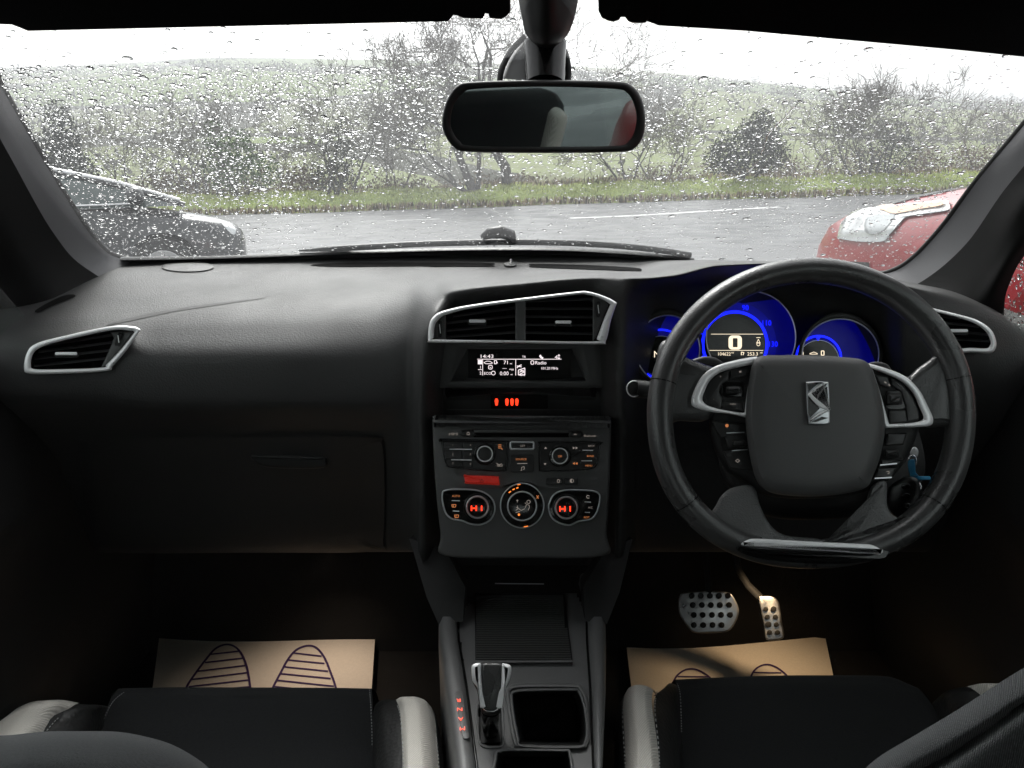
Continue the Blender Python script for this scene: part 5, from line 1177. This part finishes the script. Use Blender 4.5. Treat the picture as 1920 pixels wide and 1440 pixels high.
sheet('road', xs_r, list(np.linspace(11.5, YE, 26)), zroad, mat('road_asphalt', (.05, .052, .055), .50, bump=.4, scale=60, var=.25, vscale=1.5, rvar=.2), 'wet grey road crossing in front of the car', 0, lambda x, y: y if y < YE-.01 else yedge(x))
M_line = mat('worn_road_paint', (.8, .8, .79), .45, var=.35, vscale=9)
def line(pts, w, nm='road_marking', label=None):
    P = [PZ(px, py, -.6) for px, py in pts]; out = []
    for px, py in pts:
        d = ray(px, py); t = 15
        for _ in range(30):
            p = EYE + d*t; t += (zroad(p.x, p.y) + .006 - p.z)/ (d.z - .005)
        out.append(EYE + d*t)
    P = [Vector(p) for p in smooth_path([tuple(o) for o in out], 10)]; V, Fc = [], []
    for i, p in enumerate(P):
        t = (P[min(i+1, len(P)-1)] - P[max(i-1, 0)]).normalized(); s = t.cross(Vector((0, 0, 1))).normalized()
        jj = random.uniform(.6, 1.1)
        for k in (-1, 1):
            q = p + s*k*w*.5*jj; q.z = zroad(q.x, q.y) + .006; V.append(q)
        if i: Fc.append((2*i-2, 2*i-1, 2*i+1, 2*i))
    o = link(nm, mesh(V, Fc), M_line, None, angle=180); return tag(o, label, 'road marking', 'painted dashes on the road')
line([(1068,409),(1160,405.5),(1260,400),(1370,393),(1462,388)], .26, label='long white painted dash on the road, below and right of the mirror')
line([(724,414),(770,412.5),(824,410.5)], .11, label='short white painted dash on the road, left of the mirror')
# verge and fields
def land_mat():
    m = bpy.data.materials.new('hill_fields'); m.use_nodes = True; t = m.node_tree; b = t.nodes['Principled BSDF']; N = t.nodes.new; L = t.links.new
    b.inputs['Roughness'].default_value = .95; b.inputs['Specular IOR Level'].default_value = .1
    tc = N('ShaderNodeTexCoord'); mp = N('ShaderNodeMapping'); mp.inputs['Scale'].default_value = (.014, .022, 0); mp.inputs['Rotation'].default_value = (0, 0, R(8)); L(tc.outputs['Object'], mp.inputs[0])
    nz = N('ShaderNodeTexNoise'); nz.inputs['Scale'].default_value = 1.6; nz.inputs['Detail'].default_value = 4; L(mp.outputs[0], nz.inputs[0])
    ad = N('ShaderNodeMix'); ad.data_type = 'RGBA'; ad.inputs[0].default_value = .12; L(mp.outputs[0], ad.inputs[6]); L(nz.outputs[1], ad.inputs[7])
    v = N('ShaderNodeTexVoronoi'); v.inputs['Scale'].default_value = 1.0; L(ad.outputs[2], v.inputs[0])
    cr = N('ShaderNodeValToRGB'); e = cr.color_ramp; e.interpolation = 'CONSTANT'
    cols_ = [(.0, (.15, .21, .065)), (.22, (.20, .22, .11)), (.4, (.16, .23, .07)), (.58, (.15, .13, .085)), (.72, (.19, .25, .09)), (.86, (.13, .135, .085))]
    e.elements[0].position = 0; e.elements[0].color = (*cols_[0][1], 1); e.elements[1].position = .22; e.elements[1].color = (*cols_[1][1], 1)
    for p, c in cols_[2:]: el = e.elements.new(p); el.color = (*c, 1)
    sep = N('ShaderNodeSeparateColor'); L(v.outputs['Color'], sep.inputs[0]); L(sep.outputs[0], cr.inputs[0])
    n3 = N('ShaderNodeTexNoise'); n3.inputs['Scale'].default_value = .35; n3.inputs['Detail'].default_value = 8; n3.inputs['Roughness'].default_value = .65; L(tc.outputs['Object'], n3.inputs[0])
    c2 = N('ShaderNodeValToRGB'); c2.color_ramp.elements[0].position = .40; c2.color_ramp.elements[0].color = (.07, .065, .035, 1); c2.color_ramp.elements[1].position = .66; c2.color_ramp.elements[1].color = (.16, .22, .06, 1); L(n3.outputs[0], c2.inputs[0])
    mx = N('ShaderNodeMix'); mx.data_type = 'RGBA'; mx.inputs[0].default_value = .45; L(cr.outputs[0], mx.inputs[6]); L(c2.outputs[0], mx.inputs[7])
    ve = N('ShaderNodeTexVoronoi'); ve.feature = 'DISTANCE_TO_EDGE'; ve.inputs['Scale'].default_value = 1.0; L(ad.outputs[2], ve.inputs[0])
    st = N('ShaderNodeMath'); st.operation = 'LESS_THAN'; st.inputs[1].default_value = .035; L(ve.outputs[0], st.inputs[0])
    m2 = N('ShaderNodeMix'); m2.data_type = 'RGBA'; m2.inputs[7].default_value = (.03, .032, .018, 1); L(st.outputs[0], m2.inputs[0]); L(mx.outputs[2], m2.inputs[6]); L(m2.outputs[2], b.inputs['Base Color'])
    bp = N('ShaderNodeBump'); bp.inputs['Distance'].default_value = .5; bp.inputs['Strength'].default_value = .6; L(n3.outputs[0], bp.inputs['Height']); L(bp.outputs[0], b.inputs['Normal'])
    return m
M_land = land_mat(); M_verge = mat('verge_turf', (.17, .22, .05), .95, bump=1, scale=8, var=.5, vscale=1.4)
sheet('verge', list(np.linspace(-45, 45, 181)), [0, .25, .5, .8, 1.2, 1.6, 2.2, 3, 4, 6, 9, 13, 18, 24], lambda x, y: zland(x, y), M_verge, 'grassy roadside verge', .004, lambda x, y: yedge(x) + y - .02)
ysl = list(np.concatenate([np.linspace(YE+1.5, 60, 18), np.linspace(66, 320, 40), np.linspace(340, 700, 10)]))
sheet('hill', list(np.linspace(-420, 420, 101)), ysl, lambda x, y: zland(x, y) - (.35 if y < 50 else 0), M_land, 'misty hillside of fields and hedges')
def leafmat(n, c, v=.5): return mat(n, c, .8, var=v, vscale=3.5, spec=.2)
def tufts(name, pts, size, m, label, kind='stuff', up=1.0):
    V, Fc = [], []
    for p in pts:
        s = size*random.uniform(.5, 1.3)
        for k in range(3):
            a = random.uniform(0, 6.28); w = s*.10; lean = Vector((math.cos(a+1.5), math.sin(a+1.5), 0))*s*random.uniform(.1, .5); d = Vector((math.cos(a), math.sin(a), 0))
            n = len(V); o = p + Vector((random.uniform(-.05, .05), random.uniform(-.05, .05), 0)); V += [o - d*w, o + d*w, o + lean + Vector((0, 0, s*up))]; Fc.append((n, n+1, n+2))
    me = mesh(V, Fc, fix=False); me.shade_smooth(); nn_ = [Vector((random.gauss(0, .25), random.gauss(0, .25)-.2, 1)).normalized() for _ in V]; me.normals_split_custom_set_from_vertices(nn_)
    o = link(name, me, m, None, angle=180); return tag(o, label, 'grass' if kind == 'stuff' else None, kind=kind)
def scatter(n, x0, x1, d0, d1, pw=1.0):
    out = []
    for _ in range(n):
        x = random.uniform(x0, x1); d = d0 + (d1-d0)*random.random()**pw; y = yedge(x) + d; out.append(Vector((x, y, zland(x, y)-.01)))
    return out
tufts('verge_grass', scatter(32000, -20, 20, .0, 3.6), .075, leafmat('grass_green', (.38, .43, .11), .5), 'yellow green grass along the far side of the road')
tufts('dead_grass', scatter(3500, -20, 20, -.05, .35) + scatter(5000, -20, 20, 2.6, 7), .18, leafmat('dead_grass_brown', (.20, .15, .085), .4), 'brown dead grass at the road edge and behind the verge')

def foliage_vf(clumps, n, size):
    V, Fc = [], []
    tot = sum(c[3]*c[4]*c[5] for c in clumps)
    for (cx, cy, cz, rx, ry, rz) in clumps:
        for _ in range(int(n*rx*ry*rz/tot)):
            while True:
                u = Vector((random.uniform(-1, 1), random.uniform(-1, 1), random.uniform(-1, 1)))
                if .25 < u.length < 1 + random.random()*.12: break
            p = Vector((cx+u.x*rx, cy+u.y*ry, cz+u.z*rz)); s = size*random.uniform(.5, 1.4)
            a = Vector((random.gauss(0, 1), random.gauss(0, 1), random.gauss(0, 1))).normalized(); b = a.orthogonal().normalized()*.6
            k = len(V); V += [p-a*s, p+b*s, p+a*s, p-b*s]; Fc.append((k, k+1, k+2, k+3))
    return V, Fc
M_bark = mat('wet_bark', (.045, .040, .036), .85, var=.35, vscale=6)
M_twig = mat('grey_twig', (.16, .148, .132), .85, var=.3, vscale=4)
def grow(p, d, L, r, depth, out_t, out_b, par):
    n = 4 if depth > 2 else 3; pts = [p]; rad = [r]; q = p.copy(); dd = d.copy()
    for i in range(n):
        dd = (dd + Vector((random.gauss(0, par['w']), random.gauss(0, par['w']), random.gauss(0, par['w']*.8) + par['up']*.10))).normalized()
        q = q + dd*L/n; pts.append(q.copy()); rad.append(r*(1 - .55*(i+1)/n))
    (out_t if depth >= par['D']-1 else out_b).append((pts, rad))
    if depth == 0: return
    nc = random.randint(par['c0'], par['c1'])
    for k in range(nc):
        f = random.uniform(.35, 1.0) if k else 1.0; idx = min(n-1, int(f*n)); bp_ = pts[idx] + (pts[idx+1]-pts[idx])*(f*n-idx if f < 1 else 1)
        side = dd.orthogonal().normalized(); side.rotate(Matrix.Rotation(random.uniform(0, 6.28), 3, dd))
        nd = (dd*random.uniform(.5, 1.0) + side*random.uniform(.45, 1.0)*par['sp']).normalized()
        grow(bp_, nd, L*random.uniform(.58, .85), rad[idx]*random.uniform(.5, .72), depth-1, out_t, out_b, par)
def ground_at(px, y):
    x = PY(px, 300, y).x; return Vector((x, y, zland(x, y)))
def bare(name, base, stems, label, cat='tree', group=None, rmin=.0075, seed=1):
    random.seed(seed); T_, B_ = [], []
    for (off, d, L, r, D, par) in stems:
        par = dict(dict(w=.16, up=.6, c0=3, c1=4, sp=1.0), **par); par['D'] = D
        grow(base + Vector(off), Vector(d).normalized(), L, r, D, T_, B_, par)
    o = empty(name, tuple(base), label, cat, group)
    link('trunk', mesh(*merge([tube_vf(p, r, 7, cap=False) for p, r in T_]), fix=False), M_bark, o, angle=180)
    link('twigs', mesh(*merge([tube_vf(p, [max(v, rmin) for v in r], 3, cap=False) for p, r in B_]), fix=False), M_twig, o, angle=180, kind='stuff')
    return o
b0 = ground_at(888, 26.2)
bare('bare_tree', b0, [((0, 0, -.1), (-.22, .05, 1), 2.2, .17, 6, dict(c0=3, c1=4)), ((-.15, 0, -.1), (-.75, 0, 1), 2.0, .09, 5, {}), ((-.25, .1, -.1), (-1.1, .1, .75), 1.7, .05, 5, {}), ((.1, 0, -.1), (.15, .1, 1), 1.9, .10, 5, {})],
     'many-stemmed leafless tree behind the mirror, leaning left', group=None, seed=11)
bare('bare_tree', ground_at(952, 26.8), [((0, 0, -.1), (.05, 0, 1), 2.7, .20, 6, dict(c0=3, c1=4, sp=1.3)), ((.1, .1, 1.2), (.8, 0, 1), 2.2, .09, 5, dict(sp=1.2))], 'leafless tree with a single straight trunk below the mirror', seed=5)
bare('bare_tree', ground_at(640, 27.5), [((k*.3, 0, -.1), (k*.35, 0, 1), 1.6, .06, 5, dict(c0=2, c1=4)) for k in (-1, 0, 1)], 'leafless twiggy tree left of the mirror, between two bushes', seed=21)
bare('bare_shrub', ground_at(1632, 26.5), [((k*.25, 0, -.1), (k*.4, .1, 1), 1.25, .05, 5, dict(c0=3, c1=4)) for k in (-2, -1, 0, 1, 2)], 'leafless shrub spreading its twigs left of the red car', 'shrub', seed=31)
bare('bare_shrub', ground_at(1175, 27.5), [((k*.2, 0, -.1), (k*.4, .1, 1), 1.35, .045, 5, {}) for k in (-1, 0, 1)], 'thin leafless shrub just right of the mirror', 'shrub', seed=33)
bare('bare_shrub', ground_at(380, 27), [((k*.3, 0, -.1), (k*.3, .1, 1), 1.35, .055, 4, {}) for k in (-2, -1, 0, 1)], 'leafless shrub with green ivy at its right side', 'shrub', seed=41)
bare('bare_shrub', ground_at(740, 28.5), [((k*.3, 0, -.1), (k*.35, .1, 1), 1.2, .045, 4, {}) for k in (-1, 0, 1)], 'low leafless shrub directly left of the mirror', 'shrub', seed=43)
bare('bare_shrub', ground_at(1850, 29), [((k*.3, 0, -.1), (k*.35, .1, 1), 1.2, .045, 4, {}) for k in (-1, 0, 1)], 'pale leafless shrub above the bonnet of the red car', 'shrub', seed=44)
random.seed(3)
M_evg = leafmat('dark_evergreen', (.016, .022, .014), .4); M_ivy = leafmat('ivy_green', (.045, .10, .02), .4); M_brk = leafmat('brown_bracken', (.085, .055, .035), .5)
def bush(px, y, cl, n, size, m, label, cat='bush', group=None, stems=True):
    b = ground_at(px, y); o = empty('leafy_bush', tuple(b), label, cat, group)
    cl = [(b.x+c[0], b.y+c[1], b.z+c[2], c[3], c[4], c[5]) for c in cl]
    link('crown', mesh(*foliage_vf(cl, n, size), fix=False), m, o, angle=180)
    link('trunk', mesh(*merge([tube_vf([b + Vector((random.uniform(-.2, .2), 0, -.1)), Vector(c[:3]) - Vector((0, 0, c[5]*.3)), Vector(c[:3]) + Vector((0, 0, c[5]*.5))], [.05, .03, .01], 5) for c in cl]), fix=False), M_bark, o, angle=180)
    return o
bush(112, 26.0, [(0,0,1.2,.75,.6,1.0),(.2,0,2.0,.55,.5,.75),(-.4,0,.8,.6,.5,.6),(.6,0,.9,.55,.5,.6),(.2,0,2.7,.38,.3,.42)], 3600, .055, M_evg, 'dark tapering bush at the far left above the black car')
bush(440, 26.8, [(-.4,0,1.0,.7,.5,.8),(.1,0,1.5,.6,.5,.7),(.8,0,.9,.7,.5,.55),(-.6,0,2.0,.35,.3,.5)], 2200, .05, M_ivy, 'green ivy-clad bush between the left car and the mirror')
bush(1400, 26.0, [(0,0,.9,1.15,.6,.75),(.3,0,1.45,.6,.5,.6),(-.7,0,.65,.7,.5,.5),(.75,0,.8,.6,.5,.6),(.42,0,1.85,.3,.3,.3)], 5200, .05, M_evg, 'dense dark humped bush right of the mirror')
bush(620, 26.0, [(0,0,.6,.7,.5,.6),(.5,0,1.2,.5,.5,.6),(.3,0,1.9,.3,.3,.5)], 800, .05, M_evg, 'dark narrow bush left of the leafless trees')
bush(1660, 27.0, [(0,0,.6,1.1,.5,.6),(.2,0,1.2,.6,.5,.5)], 1500, .045, M_evg, 'low dark bush inside the twiggy shrub near the red car')
V = []
for (p0, p1, n, h) in ((200, 700, 40, .75), (700, 1100, 18, .35), (1180, 1500, 26, .5), (1480, 1950, 34, .75), (-100, 200, 14, .6)):
    for _ in range(n):
        px = random.uniform(p0, p1); b = ground_at(px, random.uniform(27.2, 29)); V.append((b.x, b.y, b.z + h*.4, random.uniform(.4, .9), .5, h*random.uniform(.5, 1.0)))
tag(link('bracken', mesh(*foliage_vf(V, 17000, .05), fix=False), M_brk, None, angle=180), 'brown bracken and bramble behind the verge', 'undergrowth', kind='stuff')
# hedges and scrub climbing the hill: too many to count
V = []
for k in range(7):
    y = 60 + k*26 + random.uniform(-6, 6); a = random.uniform(-.12, .12); ph = random.uniform(0, 6)
    for x in np.arange(-y*.75, y*.75, 1.5 + y*.012):
        yy_ = y + a*x + 3*math.sin(x*.04 + ph)
        if vnoise(x*.02, k*3.1, 5) < .32: continue
        V.append((x, yy_, zland(x, yy_) + 1.0, 1.5 + y*.006, 1.0, random.uniform(.6, 1.3) + y*.002))
for _ in range(160):
    y = random.uniform(42, 300); x = random.uniform(-.7, .7)*y; V.append((x, y, zland(x, y) + .8, random.uniform(1, 3), 1.5, random.uniform(.6, 2.2)))
tag(link('hill_hedges', mesh(*foliage_vf(V, 26000, .26), fix=False), leafmat('hedge_brown', (.05, .047, .030), .4), None, angle=180), 'bare brown hedges and scrub climbing the hillside', 'hedge', kind='stuff')
def treelike(px, y, seed, lab):
    return bare('bare_shrub', ground_at(px, y), [((k*.5, 0, -.1), (k*.4, .1, 1), 1.6, .06, 4, {}) for k in (-1, 0, 1)], lab, 'shrub', seed=seed, rmin=.010)
treelike(235, 33, 51, 'far leafless shrub behind and right of the dark tapering bush'); treelike(560, 36, 52, 'far leafless shrub behind the ivy-clad bush'); treelike(1255, 34, 53, 'far leafless shrub left of the dense humped bush')
treelike(1530, 34, 54, 'far leafless shrub right of the dense humped bush')
# overhead line crossing the sky at the right of the mirror
# ---- cars
def car(name, label, loc, yaw, paint, spec, cat='car', roll=0):
    root = empty(name, tuple(loc), label, cat); Mx = Matrix.Translation(Vector(loc)) @ Matrix.Rotation(yaw, 4, 'Z') @ Matrix.Rotation(roll, 4, 'X')
    def W(s, y, z): return Mx @ Vector((-s, y, z))
    st = spec['st']; S = np.array([q[0] for q in st]); qs = np.concatenate([np.linspace(0, .4, 14), np.linspace(.45, S[-1], 44)])
    hw = pchip(S, [q[1] for q in st], qs); zt = pchip(S, [q[2] for q in st], qs); zb = pchip(S, [q[3] for q in st], qs)
    prof = [(0, 1, 0), (.45, 1, -.004), (.72, 1, -.014), (.86, 1, -.035), (.94, 1, -.075), (.985, 1, -.15), (1.0, 1, -.27), (1.0, .5, 0), (.985, .25, 0), (.95, .08, 0), (.85, 0, 0), (0, 0, 0)]
    G = []
    for i in range(len(qs)):
        row = []
        for sg in (1, -1):
            pr = prof if sg == 1 else prof[::-1]
            for (a, f, dz) in pr:
                z = zb[i] + (zt[i]-zb[i])*f + dz*min(1, (zt[i]-zb[i])/.5) if f == 1 else zb[i] + (zt[i]-.3-zb[i])*f
                row.append(W(qs[i], sg*hw[i]*a, z))
        G.append(row)
    v, f = grid_vf(G); n = len(G[0]); f += [tuple(range(n)), tuple((len(G)-1)*n + k for k in reversed(range(n)))]
    bo = link('body', mesh(v, f), paint, root, angle=50)
    gh = spec['gh']; Sg = [q[0] for q in gh]; qg = np.linspace(Sg[0], Sg[-1], 36); zr = pchip(Sg, [q[1] for q in gh], qg); wr = pchip(Sg, [q[2] for q in gh], qg); zbb = spec['belt']; wb = spec['wb']
    G = []
    for i in range(len(qg)):
        k = min(1, (zr[i]-zbb)/.4); row = []
        w_top = wb + (wr[i]-wb)*k
        for a, z in ((wb, zbb-.03), (wb + (w_top-wb)*.5, zbb + (zr[i]-zbb)*.5), (w_top, zr[i]-.05*k), (w_top*.9, zr[i]-.015*k), (w_top*.5, zr[i]), (0, zr[i]+.005)): row.append((a, z))
        G.append([W(qg[i], a, z) for a, z in row] + [W(qg[i], -a, z) for a, z in row[::-1][1:]])
    link('cabin_glass', mesh(*grid_vf(G)), spec['glass'], root, angle=180)
    ri = [i for i in range(len(qg)) if spec['roof'][0] <= qg[i] <= spec['roof'][1]]
    v, f = grid_vf([[p + Vector((0, 0, .004)) for p in G[i][2:9]] for i in ri]); link('roof', mesh(v, f), paint, root, angle=180)
    for sg in (1, -1):
        ed = [G[i][2 if sg == 1 else 8] for i in range(len(qg))]; tube('roof_pillar', [p + Vector((0, 0, .002)) for p in ed], .028, paint, root, n=8)
        for s_ in spec.get('pillars', ()):
            i = int(np.argmin(abs(qg-s_))); tube('door_pillar', [G[i][0 if sg == 1 else 10], G[i][1 if sg == 1 else 9], G[i][2 if sg == 1 else 8]], .025, M_black, root)
    wheels = []
    for s_ in spec['wheels']:
        for sg in (1, -1):
            c = W(s_, sg*(spec['wb']+.04), .31); ax = (Mx.to_3x3() @ Vector((0, sg, 0)))
            def disc(r, d0, d1, m, nm, par):
                P0 = []; e1 = Mx.to_3x3() @ Vector((1, 0, 0)); e2 = Vector((0, 0, 1)); N = 32; V = []
                for d_, rr in ((d0, r), (d1-.015, r), (d1, r-.015)):
                    V += [c + ax*d_ + e1*math.cos(2*math.pi*k/N)*rr + e2*math.sin(2*math.pi*k/N)*rr for k in range(N)]
                Fc = [(j*N+k, j*N+(k+1) % N, (j+1)*N+(k+1) % N, (j+1)*N+k) for j in range(2) for k in range(N)] + [tuple(range(N)), tuple(2*N+k for k in reversed(range(N)))]
                return link(nm, mesh(V, Fc), m, par)
            ar = disc(.37, -.02, .012, M_duct, 'wheel_arch', root); w = disc(.315, -.1, .025, M_tyre, 'wheel', root); disc(.21, -.02, .03, M_alu, 'wheel_rim', w)
    for sg in (1, -1):
        tube('wing_mirror', [W(spec['mir'], sg*(wb-.02), zbb+.03), W(spec['mir']+.02, sg*(wb+.10), zbb+.07), W(spec['mir']+.02, sg*(wb+.22), zbb+.08), W(spec['mir']+.02, sg*(wb+.26), zbb+.08)], [.03, .085, .085, .04], spec.get('mirpaint', paint), root, n=12, flat=1.0)
    return root, bo, W
def carpaint(n, c, co=1.0): 
    m = mat(n, c, .32, .0, bump=.5, scale=90, coat=co, var=.15, vscale=30); m.node_tree.nodes['Principled BSDF'].inputs['Coat Roughness'].default_value = .06; return m
M_blk = carpaint('black_wet_paint', (.035, .037, .04), .5); M_redp = carpaint('red_wet_paint', (.25, .007, .012), .4)
M_cg = mat('car_glass', (.05, .075, .07), .06, coat=1.0, spec=.8)
spec_b = dict(st=[(0,.42,.60,.30),(.04,.58,.68,.24),(.12,.70,.74,.21),(.3,.80,.80,.2),(.7,.85,.88,.2),(1.1,.87,.94,.2),(1.6,.88,.98,.2),(2.6,.88,.99,.2),(3.5,.86,1.02,.22),(4.0,.80,1.0,.26),(4.25,.62,.8,.35)],
              gh=[(.58,.93,.74),(1.15,1.16,.66),(1.85,1.36,.60),(2.3,1.43,.58),(3.0,1.42,.58),(3.6,1.30,.58),(4.05,.98,.66)], belt=.96, wb=.80, roof=(1.75,3.7), glass=M_cg, wheels=(.85,3.45), mir=1.0, pillars=(2.35,3.3))
YC = 8.9; pf = PY(452, 440, YC)
zc_ = PY(200, 297, 8.1).z - 1.43
car_l, body_l, W_l = car('parked_car', 'black hatchback parked side on at the left, nose towards the middle', (pf.x, YC, zc_), R(25), M_blk, spec_b, roll=R(-4))
B_l = bvh_of(body_l)
def lamp(nm, B, poly, m, par, off=.006, **k): return patch(nm, B, smooth_loop(poly, 5), off, m, par, **k)
M_lamp = mat('headlight_glass', (.62, .64, .65), .12, .2, coat=1.0, var=.25, vscale=18, bump=.8, scale=25); M_amberl = mat('amber_indicator', (.72, .40, .20), .2, coat=1.0)
M_lamp.node_tree.nodes['Principled BSDF'].inputs['Metallic'].default_value = .1
patch('headlight', B_l, smooth_loop([(414,416),(430,420),(441,428),(442,436),(436,440),(424,430)], 4), .006, M_lamp, car_l)
for a, b_ in (((1.0, .80, .985), (4.0, .80, .985)),):
    tube('window_trim', [W_l(a[0] + (b_[0]-a[0])*k/8, -a[1]-.012, a[2]-.02) for k in range(9)], .009, M_satin, car_l)
gtop = [(.62,.985,.79),(1.15,1.17,.70),(1.85,1.345,.625),(2.3,1.40,.60),(3.0,1.39,.60),(3.6,1.28,.60)]
tube('roof_trim', [W_l(s_, -w_-.022, z_) for s_, z_, w_ in gtop], .018, M_satin, car_l)
spec_r = dict(st=[(0,.30,.70,.32),(.05,.52,.78,.26),(.14,.66,.83,.22),(.3,.76,.885,.2),(.6,.84,.96,.2),(1.0,.88,1.04,.2),(1.5,.89,1.10,.2),(2.6,.89,1.12,.2),(3.8,.87,1.12,.22),(4.6,.80,1.0,.26),(4.9,.62,.8,.35)],
              gh=[(1.5,1.06,.76),(1.9,1.36,.68),(2.2,1.54,.62),(2.5,1.62,.60),(3.4,1.61,.60),(4.2,1.45,.60),(4.5,1.05,.66)], belt=1.07, wb=.82, roof=(2.15,4.3), glass=M_cg, wheels=(.85,3.6), mir=2.15, pillars=(2.35,3.3))
car_r, body_r, W_r = car('parked_car', 'red people carrier parked alongside at the right, headlight in view', (2.12, 3.95, -.02), R(90+4), M_redp, spec_r)
B_r = bvh_of(body_r)
def near_patch(nm, poly, m, off, **k): return patch(nm, B_r, poly, off, m, car_r, **k)
hl_ = smooth_loop([(1573,447),(1578,424),(1590,408),(1606,396),(1640,390),(1700,386),(1770,379),(1784,386),(1780,396),(1740,403),(1705,408),(1690,420),(1672,440),(1658,453),(1610,453)], 5, sharp=(0,))
near_patch('headlight', hl_, M_lamp, .008, rings=8, dome=.004)
near_patch('indicator_lens', smooth_loop([(1652,392),(1700,388),(1768,381),(1776,386),(1765,391),(1730,396),(1700,402),(1680,404),(1664,398)], 5), M_amberl, .016, rings=5)
near_patch('headlamp_reflector', smooth_loop([(1626,428),(1634,408),(1660,402),(1682,405),(1676,420),(1656,437),(1636,439)], 5), mat('reflector_silver', (.40,.42,.43), .3, .2), .0135, rings=5)
near_patch('bonnet_gap', smooth_loop([(1594,404),(1640,384),(1720,368),(1800,352),(1845,344),(1845,346),(1800,354.5),(1720,370.5),(1640,386.5),(1596,406)], 4), M_black, .004)
near_patch('lower_grille', smooth_loop([(1584,490),(1632,492),(1633,504),(1584,502)], 4, sharp=(0,1,2,3)), M_black, .006)
# haze
HZ = True
if HZ:
    v, f = box_vf((0, 170, 29), (900, 400, 66)); hz_ = link('haze', mesh(v, f), None, None, angle=180); m = bpy.data.materials.new('pale_air'); m.use_nodes = True; t = m.node_tree
    t.nodes.remove(t.nodes['Principled BSDF']); pv = t.nodes.new('ShaderNodeVolumePrincipled'); pv.inputs['Density'].default_value = .0031; pv.inputs['Color'].default_value = (.95, .96, 1, 1); pv.inputs['Anisotropy'].default_value = .2
    t.links.new(pv.outputs[0], t.nodes['Material Output'].inputs['Volume']); hz_.data.materials.append(m); tag(hz_, 'pale misty air over the fields', 'haze', kind='stuff')
